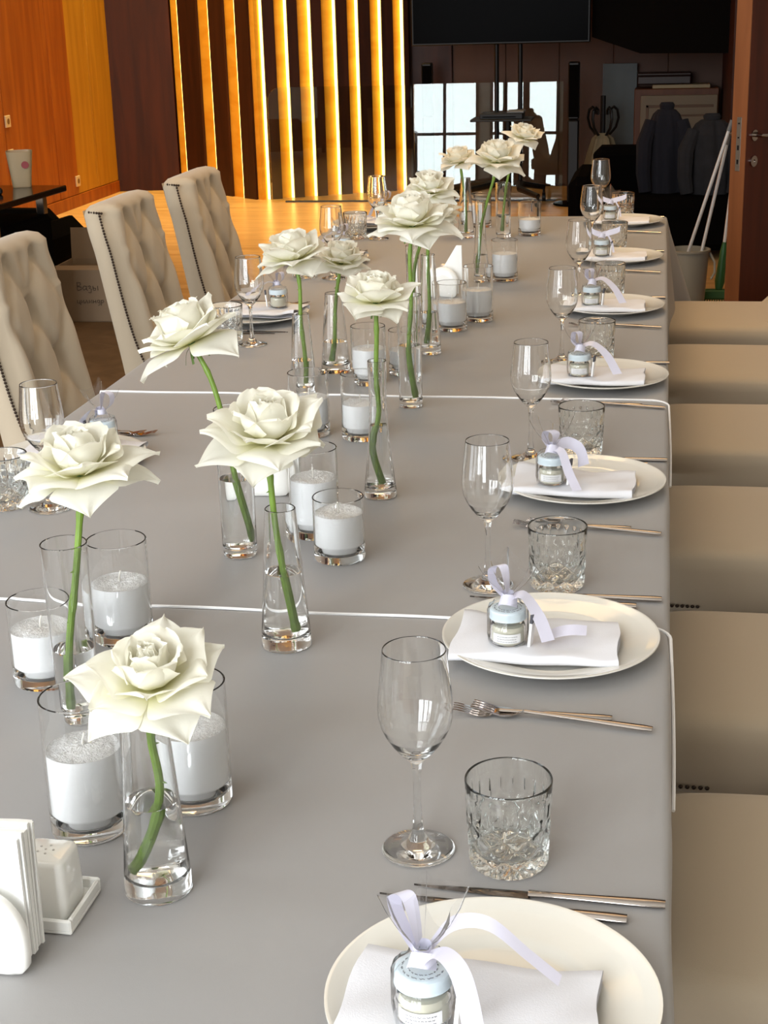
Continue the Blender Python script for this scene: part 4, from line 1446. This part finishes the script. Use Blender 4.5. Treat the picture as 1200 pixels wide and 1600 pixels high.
RS = [  # vase, head xyz, size, tilt(x,y), rotz, detail, style, label, stem points (absolute)
    (1, (-0.438, 1.200, 0.977), 0.112, (0.22, 0.02), 0.3, 1, 'open', 'fully open white rose with a spiral centre, nearest of all', [(-0.446, 1.208, 0.92), (-0.444, 1.214, 0.86), (-0.462, 1.212, 0.795), (-0.472, 1.208, 0.778)]),
    (2, (-0.634, 1.561, 1.062), 0.126, (0.12, -0.05), 1.3, 1, 'open', 'large white rose with drooping petals, above the straight vase by the near candles', [(-0.640, 1.561, 1.00), (-0.650, 1.556, 0.93), (-0.664, 1.554, 0.85), (-0.668, 1.552, 0.772)]),
    (3, (-0.676, 2.133, 1.088), 0.140, (0.10, -0.38), 2.2, 1, 'bud', 'white rose leaning away on a bent stem above the slanting straight vase', [(-0.648, 2.133, 1.03), (-0.632, 2.133, 0.965), (-0.618, 2.133, 0.87), (-0.600, 2.133, 0.775)]),
    (4, (-0.477, 1.801, 1.036), 0.140, (0.22, 0.06), 0.9, 1, 'open', 'largest white rose, wide open, above the conical vase at the cloth joint', [(-0.476, 1.800, 0.975), (-0.472, 1.800, 0.91), (-0.462, 1.800, 0.83), (-0.455, 1.800, 0.775)]),
    (5, (-0.752, 3.130, 1.042), 0.140, (0.12, -0.14), 0.5, 0.6, 'open', 'wide white rose above the narrow-necked vase, beside the far wine glass', [(-0.742, 3.130, 0.985), (-0.743, 3.130, 0.91), (-0.737, 3.130, 0.83), (-0.740, 3.130, 0.775)]),
    (6, (-0.694, 3.339, 1.000), 0.115, (0.12, 0.12), 3.0, 0.6, 'open', 'small white rose partly behind the wide fifth one', [(-0.704, 3.339, 0.95), (-0.712, 3.339, 0.89), (-0.715, 3.339, 0.83), (-0.722, 3.339, 0.775)]),
    (7, (-0.452, 2.439, 1.088), 0.112, (0.12, 0.05), 1.9, 1, 'bud', 'white rose with spiky outer petals above the slender waisted vase', [(-0.452, 2.439, 1.03), (-0.455, 2.439, 0.96), (-0.452, 2.439, 0.90), (-0.462, 2.439, 0.84), (-0.450, 2.439, 0.775)]),
    (8, (-0.484, 3.034, 1.128), 0.150, (0.18, -0.05), 0.1, 1, 'open', 'big white rose on a tall straight stem above the second cloth joint', [(-0.490, 3.034, 1.06), (-0.489, 3.034, 0.97), (-0.496, 3.034, 0.87), (-0.486, 3.034, 0.772)]),
    (9, (-0.522, 3.533, 1.130), 0.112, (0.2, 0.08), 2.7, 0.6, 'open', 'white rose rising just behind the tall eighth one', [(-0.525, 3.533, 1.06), (-0.528, 3.533, 0.97), (-0.526, 3.533, 0.86), (-0.533, 3.533, 0.775)]),
    (10, (-0.527, 3.66, 1.062), 0.110, (0.15, 0.3), 1.0, 0.6, 'open', 'half hidden white rose peeking out beside the eighth one', [(-0.560, 3.66, 1.0), (-0.580, 3.66, 0.93), (-0.585, 3.66, 0.85), (-0.588, 3.66, 0.775)]),
    (11, (-0.682, 5.344, 1.012), 0.122, (0.15, -0.15), 0.7, 0.6, 'open', 'white rose of the far group with the dark screen leg behind it', [(-0.674, 5.344, 0.96), (-0.664, 5.344, 0.88), (-0.662, 5.344, 0.77)]),
    (12, (-0.462, 4.485, 1.100), 0.146, (0.2, 0.1), 2.0, 0.6, 'open', 'largest white rose of the far group, wide and ragged', [(-0.476, 4.485, 1.04), (-0.497, 4.485, 0.97), (-0.512, 4.485, 0.90), (-0.522, 4.485, 0.775)]),
    (13, (-0.456, 5.328, 1.090), 0.112, (0.2, 0.15), 0.2, 0.6, 'bud', 'round white rose, the highest and last of the far group', [(-0.490, 5.328, 1.03), (-0.515, 5.328, 0.95), (-0.528, 5.328, 0.85), (-0.533, 5.328, 0.775)])]
for (v, head, size, tilt, rz, det, sty, lb, sp) in RS:
    kd, x, y = VS[v][:3]
    rose(v, (x, y, zt(y)), head, size, tilt, rz, 40 + v, lb, sp, det, sty)

# ------------------------------------------------------------------ napkin holders and shakers
def napkin_holder(loc, rz, label):
    t = thing('napkin_holder', label, 'napkin holder', loc, rz, 'white ceramic napkin holders')
    def arch(y0, y1, k_):
        mb = MB()
        n = 24
        loops = []
        d = y1 - y0
        for yy, ins in ((y0 + 0.0, 0.020), (y0 + 0.0015, 0.010), (y0 + 0.004, 0.003), (y0 + 0.007, 0.0), (y1 - 0.003, 0.0), (y1, 0.004)):
            lp = [(-0.030 + ins, yy, 0.0005 + ins), (-0.040 + ins, yy, 0.003 + ins), (-0.0465 + ins, yy, 0.010 + ins * 0.7), (-0.0475 + ins, yy, 0.022)]
            for k in range(n + 1):
                a = pi - pi * k / n
                lp.append(((0.0475 - ins) * cos(a), yy, 0.030 + (0.055 - ins) * (abs(sin(a)) ** 0.9)))
            lp += [(0.0475 - ins, yy, 0.022), (0.0465 - ins, yy, 0.010 + ins * 0.7), (0.040 - ins, yy, 0.003 + ins), (0.030 - ins, yy, 0.0005 + ins)]
            loops.append([(x * k_, y, z * k_) for x, y, z in lp])
        m = len(loops[0])
        vs = [p for l in loops for p in l]
        fs = [tuple(range(m)), tuple((len(loops) - 1) * m + k for k in range(m))[::-1]]
        for l in range(len(loops) - 1):
            for k in range(m):
                j = (k + 1) % m
                fs.append((l * m + k, (l + 1) * m + k, (l + 1) * m + j, l * m + j))
        return mb.add(vs, fs)
    arch(-0.030, -0.013, 1.0).build('arched_plate', CERAMIC, t, sharp=50)
    arch(0.022, 0.033, 0.72).build('arched_plate', CERAMIC, t, sharp=50)
    MB().box(-0.034, 0.034, -0.016, 0.030, 0.0003, 0.007, 0.002).build('base', CERAMIC, t, smooth=False)
    return t

def paper_napkin(loc, rz, lean, w, h, label, fold='square'):
    mb = MB()
    def sh(u, v):
        return ((u - 0.5) * w, 0.0012 * sin(u * 9 + h * 50) * v + lean * v * h, v * h)
    th = 0.0036
    nu, nv = 8, 8
    if fold == 'triangle':
        f1 = lambda u, v: ((u - 0.5) * w * (1 - 0.85 * v) + 0.4 * w * v, lean * v * h, v * h)
    else:
        f1 = sh
    vs = [Vector(f1(i / nu, j / nv)) for j in range(nv + 1) for i in range(nu + 1)]
    n = len(vs)
    allv = [v + Vector((0, -th / 2, 0)) for v in vs] + [v + Vector((0, th / 2, 0)) for v in vs]
    q = nu + 1
    fs = []
    for j in range(nv):
        for i in range(nu):
            a = (j * q + i, j * q + i + 1, (j + 1) * q + i + 1, (j + 1) * q + i)
            fs.append(a)
            fs.append(tuple(x + n for x in a[::-1]))
    ring = list(range(q)) + [j * q + nu for j in range(1, nv + 1)] + [nv * q + i for i in range(nu - 1, -1, -1)] + [j * q for j in range(nv - 1, 0, -1)]
    for k in range(len(ring)):
        a, b = ring[k], ring[(k + 1) % len(ring)]
        fs.append((a, a + n, b + n, b))
    o = mb.add(allv, fs).build('paper_napkin', PAPER, None, smooth=False, loc=loc)
    o.rotation_euler = (0, 0, rz)
    return tag(o, label, 'napkin', 'paper napkins in the holders')

napkin_holder((-0.5695, 1.088, 0.7534), 0.0, 'white ceramic arched napkin holder next to the salt shaker')
for k in range(7):
    paper_napkin((-0.579 + 0.0012 * (k % 3), 1.086 + k * 0.0042, 0.7606), 0.0, (k - 2) * 0.010, 0.100 + 0.002 * (k % 2), 0.118 + 0.002 * ((k * 5) % 3), 'thin white paper napkin, %s from the front of the holder by the salt shaker' % ORD[k])
napkin_holder((-0.590, 4.258, 0.75), -0.1, 'white ceramic arched napkin holder on the far table behind two candles')
paper_napkin((-0.588, 4.262, 0.7572), -0.1, 0.02, 0.10, 0.135, 'white paper napkin folded to a triangle in the far holder', 'triangle')
paper_napkin((-0.590, 4.268, 0.7572), -0.1, 0.05, 0.10, 0.125, 'white paper napkin standing behind the triangle in the far holder', 'triangle')
napkin_holder((-0.655, 2.440, 0.7515), 0.05, 'white ceramic napkin holder behind the largest rose on the middle table')
for k in range(2):
    paper_napkin((-0.652 + 0.002 * k, 2.440 + k * 0.006, 0.7587), 0.05, k * 0.02, 0.10, 0.112, 'white paper napkin in the holder behind the largest rose, %s one' % ('front', 'back')[k])

def shaker(loc, rz, label, holes, tray):
    t = thing('salt_shaker', label, 'shaker', loc, rz, 'white ceramic shakers')
    mb = MB()
    vs, fs = [], []
    n = 40
    lv = [(0.020, 0.0), (0.0245, 0.001), (0.0255, 0.005), (0.0250, 0.03), (0.0235, 0.054), (0.0222, 0.0575), (0.0185, 0.0592), (0.0, 0.0598)]
    for r, z in lv:
        for k in range(n):
            a = 2 * pi * (k + 0.5) / n
            e = 0.30
            x = r * abs(cos(a)) ** e * (1 if cos(a) > 0 else -1)
            y = r * abs(sin(a)) ** e * (1 if sin(a) > 0 else -1)
            vs.append((x, y, z))
    for l in range(len(lv) - 1):
        for k in range(n):
            j = (k + 1) % n
            fs.append((l * n + k, l * n + j, (l + 1) * n + j, (l + 1) * n + k))
    fs.append(tuple(range(n))[::-1])
    mb.add(vs, fs).build('body', CERAMIC, t, sharp=50)
    for k in range(holes):
        a = k * 2 * pi / 5
        r = 0.0075 if k < 5 else 0
        MB().lathe([(0, 0.0602), (0.0011, 0.0602), (0.0013, 0.0585)], 10, (r * cos(a), r * sin(a), 0)).build('pour_hole', mat('hole_shadow_grey', rgb(190, 186, 180), 0.8), t)
    return t

def tray(loc, rz, label):
    o = thing('condiment_tray', label, 'tray', loc, rz)
    MB().box(-0.0385, 0.0385, -0.038, 0.038, 0.0, 0.005, 0.0015).build('base', CERAMIC, o, smooth=False)
    for nm, b in (('a', (-0.0385, 0.0385, -0.0385, -0.034)), ('b', (-0.0385, 0.0385, 0.034, 0.0385)), ('c', (-0.0385, -0.034, -0.034, 0.034)), ('d', (0.034, 0.0385, -0.034, 0.034))):
        MB().box(*b, 0.003, 0.0155, 0.0018).build('rim', CERAMIC, o, smooth=False)
tray((-0.5465, 1.168, 0.7534), -0.02, 'small square white tray under the near salt shaker')
shaker((-0.5425, 1.168, 0.7586), -0.02, 'white ceramic salt shaker on its square tray by the near napkin holder', 6, True)
shaker((-0.600, 4.44, 0.75), 0.3, 'white ceramic shaker standing behind the far napkin holder', 5, False)

# ------------------------------------------------------------------ background: screen, glass, speakers
YT = 11.85
tv = thing('screen_stand', 'large black flat screen on a wheeled stand with two poles and a shelf', 'screen', (-1.19, YT, 0))
MB().box(-0.66, 0.645, -0.03, 0.03, 1.205, 2.0, 0.006).build('screen', BLACKGLOSS, tv, smooth=False)
MB().box(-0.672, 0.657, -0.028, 0.035, 1.193, 2.012, 0.008).build('bezel', BLACK, tv, smooth=False)
for x in (-0.04, 0.137):
    MB().tube([(x, 0.04, 0.12), (x, 0.04, 1.6)], 0.018, 12).build('pole', BLACK, tv)
sh = MB()
sh.box(-0.22, 0.24, -0.16, 0.12, 0.645, 0.662, 0.004)
sh.build('shelf', BLACK, tv, smooth=False)
MB().tube([(0.05, -0.06, 0.12), (0.05, -0.06, 0.64)], 0.03, 10).build('shelf_post', BLACK, tv)
for (x, y) in ((-0.42, -0.28), (0.30, -0.28), (-0.42, 0.30), (0.30, 0.30)):
    MB().tube([(-0.04 if x < 0 else 0.137, 0.02, 0.17), (x * 0.5, y * 0.5, 0.15), (x, y, 0.11)], [0.028, 0.025, 0.02], 8).build('base_leg', BLACK, tv)
    c = MB()
    c.tube([(x - 0.012, y, 0.035), (x + 0.012, y, 0.035)], 0.035, 14)
    c.tube([(x, y, 0.035), (x, y, 0.11)], 0.01, 6)
    c.build('caster', BLACK, tv)
rec = thing('media_player', 'flat black player box lying on the shelf of the screen stand', 'player', (-1.17, YT - 0.02, 0.662))
MB().box(-0.17, 0.15, -0.12, 0.1, 0.0, 0.04, 0.004).build('housing', BLACK, rec, smooth=False)
MB().box(-0.15, 0.10, -0.121, -0.119, 0.012, 0.02).build('display_strip', BLACKGLOSS, rec, smooth=False)
MB().box(0.03, 0.16, -0.1, 0.05, 0.04, 0.058, 0.006).build('top_unit', mat('grey_plastic', rgb(110, 112, 112), 0.4), rec, smooth=False)

def tower(loc, h, label):
    t = thing('tower_speaker', label, 'speaker', loc, 0, 'slim tower speakers')
    MB().box(-0.042, 0.042, -0.05, 0.05, 0.02, h * 0.6, 0.01).build('lower_cabinet', BLACK, t, smooth=False)
    MB().box(-0.042, 0.042, -0.05, 0.05, h * 0.6 + 0.004, h, 0.01).build('upper_cabinet', BLACK, t, smooth=False)
    MB().box(-0.034, 0.034, -0.0525, -0.049, h * 0.62, h * 0.98, 0.002).build('grille', BLACKCLOTH, t, smooth=False)
    MB().lathe([(0, 0), (0.14, 0), (0.15, 0.006), (0.145, 0.016), (0.04, 0.024), (0, 0.024)], 32).build('base', BLACKGLOSS, t)
tower((-0.655, 11.95, 0), 1.055, 'slim black tower speaker standing beside the dark screen, toward the door')
tower((-1.86, 12.6, 0), 1.04, 'slim black tower speaker beside the last lit slat, behind the glass')

gp = thing('glass_partition', 'low clear glass screen with rounded corner in front of the lit slats', 'glass screen', (-1.92, 12.17, 0))
def gpanel(x0, x1, zt_, round_left=False, round_right=False, lean=0.0):
    poly = [(x0, 0.012), (x1, 0.012)]
    R = 0.11
    if round_right:
        poly += [(x1 - R + R * cos(k * pi / 16), zt_ - R + R * sin(k * pi / 16)) for k in range(9)]
    else:
        poly.append((x1, zt_))
    if round_left:
        poly += [(x0 + R - R * sin(k * pi / 16), zt_ - R + R * cos(k * pi / 16)) for k in range(9)]
    else:
        poly.append((x0, zt_))
    o = MB().prism(poly, 1, -0.006, 0.006).build('glass_panel', SCREEN, gp, smooth=False)
    o.rotation_euler = (radians(-lean), 0, 0)
gpanel(-1.16, -0.583, 0.895, round_left=True)
gpanel(-0.578, 0.0, 0.895)
gpanel(0.005, 1.17, 0.90, lean=3.4)
MB().box(-1.05, 0.0, -0.012, 0.012, 0.0, 0.012, 0.002).build('floor_rail', mat('dark_edge', rgb(60, 64, 66), 0.5), gp, smooth=False)
MB().box(0.005, 1.12, -0.012, 0.012, 0.0, 0.012, 0.002).build('floor_rail', mat('dark_edge', rgb(60, 64, 66), 0.5), gp, smooth=False)

# stored furniture behind the far end
st = thing('bentwood_stand', 'dark stand with curled hooks at the back, beside the tower speaker', 'stand', (-0.45, 12.35, 0))
MB().tube([(0, 0, 0), (0, 0, 0.78)], 0.02, 10).build('post', BLACK, st)
for k in range(5):
    a = k * 2 * pi / 5 + 0.3
    pts = [(cos(a) * d, sin(a) * d, z) for d, z in ((0.015, 0.47), (0.06, 0.49), (0.105, 0.54), (0.125, 0.61), (0.115, 0.67), (0.085, 0.695), (0.06, 0.675), (0.06, 0.64))]
    MB().tube(pts, 0.011, 6).build('hook', BLACK, st)
dr = MB().lathe([(0.03, 0.50), (0.07, 0.46), (0.10, 0.36), (0.13, 0.22), (0.16, 0.05), (0.17, 0.0)], 40, rad=lambda r, z, a: r * (1 + 0.16 * sin(5 * a) + 0.08 * sin(11 * a)))
tag(dr.build('draped_cloth', mat('cream_draped_cloth', rgb(128, 116, 90), 0.9), None, loc=(-0.45, 12.35, 0)), 'cream cloth draped over the dark stand with curled hooks', 'cloth')

gb = thing('grey_board', 'tall grey blue board leaning against the back wall', 'board', (-0.34, 12.95, 0))
o = MB().box(-0.135, 0.135, -0.015, 0.015, 0, 0.99, 0.003).build('sheet', mat('grey_blue_board', rgb(74, 82, 84), 0.6, vary=0.15, vscale=4), gb, smooth=False)
MB().box(-0.14, -0.132, -0.018, 0.018, 0, 0.99).build('edge_strip', mat('dark_edge', rgb(60, 64, 66), 0.5), gb, smooth=False)
gb.rotation_euler = (radians(-3), 0, 0)

cd = thing('stored_cabinet', 'cream panelled cabinet door set in an orange wooden case at the back', 'cabinet', (0.10, 12.78, 0))
CASE = wood('orange_case_wood', rgb(86, 46, 22), rgb(100, 58, 30), 0.5)
MB().box(-0.32, 0.34, -0.02, 0.28, 0, 0.80, 0.006).build('case', CASE, cd, smooth=False)
PAN = mat('cream_cabinet_paint', rgb(116, 98, 74), 0.6)
MB().box(-0.27, 0.33, -0.045, -0.02, 0.06, 0.75, 0.004).build('door', PAN, cd, smooth=False)
dk = mat('panel_groove_brown', rgb(90, 62, 38), 0.6)
for b in ((-0.225, 0.30, 0.655, 0.675), (-0.225, -0.205, 0.10, 0.675), (-0.15, 0.27, 0.585, 0.60), (-0.15, -0.135, 0.12, 0.60)):
    MB().box(b[0], b[1], -0.052, -0.044, b[2], b[3], 0.002).build('moulding', dk, cd, smooth=False)
tag(MB().box(-0.20, 0.25, -0.12, 0.12, 0, 0.028, 0.004).build('white_plank', mat('pale_plank', rgb(150, 134, 102), 0.6), None, smooth=False, loc=(0.12, 12.88, 0.8005)), 'pale plank lying on the stored cabinet', 'plank')
bx = thing('dark_case', 'long dark case lying across the pale plank on the stored cabinet', 'case', (0.02, 12.9, 0.829))
MB().box(-0.22, 0.20, -0.08, 0.08, 0, 0.065, 0.008).build('lower_shell', mat('dark_case_brown', rgb(42, 22, 14), 0.5), bx, smooth=False)
MB().box(-0.222, 0.202, -0.082, 0.082, 0.066, 0.09, 0.008).build('lid', mat('dark_case_brown', rgb(42, 22, 14), 0.5), bx, smooth=False)

sf = thing('black_sofa', 'low black sofa in the shadow beside the open door', 'sofa', (0.08, 9.7, 0))
MB().box(-0.5, 0.62, -0.36, 0.36, 0.06, 0.36, 0.04).build('seat', BLACKCLOTH, sf, smooth=False)
MB().box(-0.5, 0.62, 0.22, 0.44, 0.30, 0.62, 0.05).build('backrest', BLACKCLOTH, sf, smooth=False)
MB().box(-0.62, -0.46, -0.38, 0.42, 0.06, 0.50, 0.05).build('armrest', BLACKCLOTH, sf, smooth=False)
MB().box(0.58, 0.72, -0.38, 0.42, 0.06, 0.50, 0.05).build('armrest', BLACKCLOTH, sf, smooth=False)
for x in (-0.55, 0.65):
    for y in (-0.3, 0.36):
        MB().tube([(x, y, 0), (x, y, 0.07)], 0.02, 8).build('leg', BLACK, sf)

def jacket(loc, w, d, h, seed, m, label):
    rnd = random.Random(seed)
    p = [rnd.uniform(0, 6) for _ in range(4)]
    t = thing('jacket', label, 'jacket', loc)
    def rad(r, z, a):
        return r * (1 + 0.10 * sin(4 * a + p[0] + z * 5) + 0.06 * sin(9 * a + p[1]) + 0.04 * sin(15 * a + p[2] + 9 * z))
    pr = [(0.02, h), (w * 0.42, h * 0.985), (w * 0.62, h * 0.93), (w * 0.82, h * 0.80), (w * 0.92, h * 0.55), (w * 0.97, h * 0.3), (w, 0.0), (w * 0.9, 0.0)]
    mb = MB().lathe(pr, 44, rad=rad)
    mb.v = [(x, y * d / w, z) for x, y, z in mb.v]
    mb.build('jacket_body', m, t, sharp=None)
    sl = MB()
    for s in (-1, 1):
        sl = MB().tube([(s * w * 0.7, -d * 0.5, h * 0.86), (s * w * 1.0, -d * 0.75, h * 0.6), (s * w * 1.02, -d * 0.85, h * 0.25), (s * w * 0.9, -d * 0.9, h * 0.02)], [0.04, 0.05, 0.045, 0.04], 10)
        sl.build('sleeve', m, t)
    cl = MB().lathe([(w * 0.30, h * 0.96), (w * 0.36, h * 1.04), (w * 0.28, h * 1.07), (w * 0.22, h * 1.0)], 24)
    cl.v = [(x, y * d / w, z) for x, y, z in cl.v]
    cl.build('collar', m, t)
jacket((0.30, 9.72, 0.36), 0.15, 0.13, 0.44, 3, mat('grey_jacket_cloth', rgb(30, 30, 34), 0.95, bump=0.3, bscale=60, vary=0.2, vscale=20), 'grey jacket heaped on the black sofa near the mop handles')
jacket((0.03, 9.80, 0.36), 0.13, 0.12, 0.50, 7, mat('navy_jacket_cloth', rgb(12, 13, 25), 0.95, bump=0.3, bscale=60), 'dark navy jacket on the black sofa behind the grey one')

# bucket with two mops, green brush behind the door edge
bk = thing('mop_bucket', 'grey white plastic bucket holding two mop handles by the door', 'bucket', (0.150, 7.72, 0))
BKM = mat('grey_white_plastic', rgb(150, 144, 130), 0.5)
MB().lathe([(0, 0.0), (0.078, 0.0), (0.082, 0.006), (0.100, 0.32), (0.106, 0.322), (0.107, 0.332), (0.097, 0.334), (0.079, 0.01), (0, 0.008)], 40).build('pail', BKM, bk, sharp=50)
MB().tube([(0.103, 0.0, 0.315), (0.128, -0.02, 0.27), (0.130, -0.03, 0.22), (0.112, -0.04, 0.19)], 0.006, 8).build('handle', BKM, bk)
ALU = mat('brushed_aluminium', rgb(222, 222, 220), 0.4, 0.4)
def pole(name, a, b, r, label, cat, head=None, headm=None):
    a, b = Vector(a), Vector(b)
    t = thing(name, label, cat, a)
    d = b - a
    MB().tube([d * 0.0, d * 0.94], r, 10).build('pole', ALU, t)
    MB().tube([d * 0.94, d], r * 1.25, 10).build('grip', mat('grey_plastic', rgb(110, 112, 112), 0.4), t)
    if head:
        head(t, d, headm)
def mophead(t, d, m):
    for k in range(10):
        a = k * 0.628
        MB().tube([(0, 0, 0.03), (0.02 * cos(a), 0.02 * sin(a), 0.01), (0.04 * cos(a), 0.03 * sin(a), -0.05)], 0.007, 6).build('mop_strand', m, t)
MOPW = mat('mop_cotton', rgb(190, 186, 176), 0.95)
pole('mop', (0.085, 7.72, 0.10), (0.335, 7.76, 0.945), 0.0085, 'mop with pale metal handle leaning from the bucket, the more slanted of two', 'mop', mophead, MOPW)
pole('mop', (0.172, 7.72, 0.10), (0.325, 7.82, 0.87), 0.0085, 'mop with pale metal handle leaning from the bucket, the steeper of two', 'mop', mophead, MOPW)
GRN = mat('green_plastic', rgb(40, 92, 44), 0.45)
def brushhead(t, d, m):
    dn = d.normalized()
    MB().tube([(0, 0, 0), dn * 0.04, dn * 0.11, dn * 0.20, dn * 0.24], [0.018, 0.026, 0.022, 0.017, 0.010], 12).build('green_socket', m, t)
    MB().box(-0.10, 0.10, -0.025, 0.025, -0.05, 0.0, 0.008).build('brush_block', m, t, smooth=False)
    br = MB()
    for i in range(16):
        for j in range(4):
            x, y = -0.09 + i * 0.012, -0.018 + j * 0.012
            br.tube([(x, y, -0.05), (x * 1.08, y * 1.3, -0.075)], 0.003, 4)
    o = br.build('bristles', m, t)
    o['kind'] = 'stuff'
pole('floor_brush', (0.315, 8.0, 0.08), (0.39, 8.12, 0.95), 0.0085, 'floor brush with green head standing behind the open door edge', 'brush', brushhead, GRN)

# ------------------------------------------------------------------ background on the slatted side
sb = thing('side_table', 'black side table with steel legs over a black base beside the orange wall', 'table', (-3.285, 6.63, 0), radians(-3))
GT = mat('black_gloss_table', rgb(22, 12, 10), 0.12)
MB().box(-0.60, 0.50, -0.38, 0.38, 0.722, 0.75, 0.004).build('tabletop', GT, sb, smooth=False)
for x, y, z0 in ((0.478, -0.35, 0.0), (0.42, 0.26, 0.63), (-0.55, -0.35, 0.0), (-0.50, 0.26, 0.63)):
    MB().box(x - 0.02, x + 0.02, y - 0.02, y + 0.02, z0, 0.722, 0.003).build('leg', STEEL, sb, smooth=False)
MB().box(-0.56, 0.45, -0.20, 0.30, 0.0, 0.63, 0.02).build('cabinet_body', BLACKCLOTH, sb, smooth=False)
ib = thing('ice_bucket', 'frosted clear ice bucket with a red dot on the black side table', 'bucket', (-2.965, 6.93, 0.75), 0.4)
FROST = mat('frosted_plastic', rgb(196, 176, 140), 0.45)
FROST.node_tree.nodes['Principled BSDF'].inputs['Transmission Weight'].default_value = 0.45
def sq(r, z, a):
    return r / max(abs(cos(a)) ** 5 + abs(sin(a)) ** 5, 1e-6) ** (1 / 5)
MB().lathe([(0, 0), (0.042, 0), (0.044, 0.004), (0.047, 0.04), (0.0615, 0.165), (0.059, 0.166), (0.044, 0.04), (0.041, 0.006), (0, 0.006)], 48, rad=sq).build('pail', FROST, ib, sharp=50)
MB().lathe([(0, 0.0065), (0.040, 0.0065), (0.0425, 0.04), (0, 0.04)], 32, rad=sq).build('ice_water', mat('pale_ice', rgb(228, 216, 150), 0.4), ib, sharp=50)
o = MB().lathe([(0, 0), (0.017, 0), (0.017, 0.0015), (0, 0.0015)], 24).build('red_dot', mat('dark_red_print', rgb(120, 6, 16), 0.5), ib)
o.location = (0.022, -0.0575, 0.105)
o.rotation_euler = (radians(90 - 7), 0, 0)
for k, (x, y) in enumerate(((-3.03, 6.62),)):
    ph = thing('handset', 'dark handset lying on the black side table', 'phone', (x, y, 0.75), 0.5)
    MB().box(-0.09, 0.09, -0.04, 0.04, 0, 0.03, 0.008).build('case', BLACK, ph, smooth=False)
    MB().box(-0.02, 0.07, -0.03, 0.03, 0.03, 0.033, 0.001).build('key_pad', BLACKGLOSS, ph, smooth=False)

ac = thing('black_armchair', 'black armchair behind the open carton, its rounded arm showing', 'armchair', (-3.86, 8.5, 0), -0.1)
MB().box(-0.5, 0.28, -0.38, 0.38, 0.08, 0.30, 0.05).build('seat', BLACKCLOTH, ac, smooth=False)
MB().box(-0.5, 0.26, 0.22, 0.42, 0.24, 0.40, 0.06).build('backrest', BLACKCLOTH, ac, smooth=False)
MB().box(0.26, 0.44, -0.40, 0.42, 0.08, 0.36, 0.08).build('armrest', BLACKCLOTH, ac, smooth=False)
MB().box(-0.66, -0.48, -0.40, 0.42, 0.08, 0.36, 0.08).build('armrest', BLACKCLOTH, ac, smooth=False)
for x in (-0.6, 0.38):
    for y in (-0.32, 0.34):
        MB().tube([(x, y, 0), (x, y, 0.09)], 0.02, 8).build('leg', BLACK, ac)

# open carton with handwriting
cb = thing('carton_box', 'open brown cardboard carton with handwriting behind the tufted chairs', 'box', (-2.84, 7.62, 0), 0.04)
CARD = mat('brown_cardboard', rgb(138, 118, 96), 0.9, vary=0.05, vscale=6)
cbx = MB()
W2, D2, H2 = 0.25, 0.19, 0.27
for b in ((-W2, W2, -D2, -D2 + 0.005), (-W2, W2, D2 - 0.005, D2), (-W2, -W2 + 0.005, -D2, D2), (W2 - 0.005, W2, -D2, D2)):
    cbx.box(b[0], b[1], b[2], b[3], 0.0, H2)
cbx.box(-W2, W2, -D2, D2, 0.0, 0.005)
cbx.build('carton_walls', CARD, cb, smooth=False)
MB().grid(4, 6, lambda u, v: (-W2 + 2 * W2 * u, D2 + 0.02 * v, H2 + 0.16 * v)).build('flap', CARD, cb, smooth=False)
MB().grid(4, 4, lambda u, v: (-W2 + 2 * W2 * u, -D2 + 0.05 * v, H2 + 0.015 * v)).build('flap', CARD, cb, smooth=False)
MB().box(-0.225, 0.225, -0.14, 0.17, 0.18, 0.245, 0.02).build('wrapping', mat('brown_wrapping_paper', rgb(104, 86, 66), 0.9), cb, smooth=False)
# the handwritten words, drawn as pen strokes on the carton front
INKD = mat('dark_pen_ink', rgb(58, 44, 34), 0.8)
GL = {  # letters as strokes in a unit box
    'В': [[(0.1, 0), (0.1, 1), (0.5, 0.95), (0.55, 0.7), (0.1, 0.52), (0.6, 0.4), (0.6, 0.1), (0.1, 0)]],
    'а': [[(0.6, 0.5), (0.3, 0.55), (0.1, 0.3), (0.25, 0.02), (0.55, 0.2), (0.6, 0.55), (0.6, 0.1), (0.75, 0.0)]],
    'з': [[(0.1, 0.5), (0.4, 0.56), (0.5, 0.4), (0.25, 0.28), (0.55, 0.15), (0.45, -0.3), (0.15, -0.25)]],
    'ы': [[(0.1, 0.55), (0.1, 0.0), (0.4, 0.05), (0.45, 0.25), (0.1, 0.3)], [(0.7, 0.55), (0.7, 0.0)]],
    'ц': [[(0.1, 0.5), (0.1, 0.05), (0.45, 0.05), (0.5, 0.5), (0.5, 0.0), (0.62, -0.2)]],
    'и': [[(0.1, 0.5), (0.1, 0.05), (0.5, 0.5), (0.5, 0.0)]],
    'л': [[(0.05, 0.0), (0.3, 0.5), (0.5, 0.0)]],
    'н': [[(0.1, 0.5), (0.1, 0.0)], [(0.1, 0.25), (0.5, 0.28)], [(0.5, 0.5), (0.5, 0.0)]],
    'д': [[(0.5, 0.45), (0.2, 0.5), (0.1, 0.2), (0.3, 0.02), (0.5, 0.4), (0.5, -0.25), (0.2, -0.3)]],
    'р': [[(0.1, 0.5), (0.1, -0.35)], [(0.1, 0.4), (0.4, 0.5), (0.5, 0.25), (0.3, 0.05), (0.1, 0.15)]]}
wr = MB()
def word(s, x, z, h, adv):
    for ch in s:
        for st_ in GL[ch]:
            wr.tube([(x + p[0] * h, -D2 - 0.0012, z + p[1] * h) for p in st_], 0.0016, 5)
        x += adv * h
word('Вазы', -0.105, 0.165, 0.042, 0.66)
word('цилиндр', -0.110, 0.098, 0.034, 0.62)
wr.build('handwriting', INKD, cb)
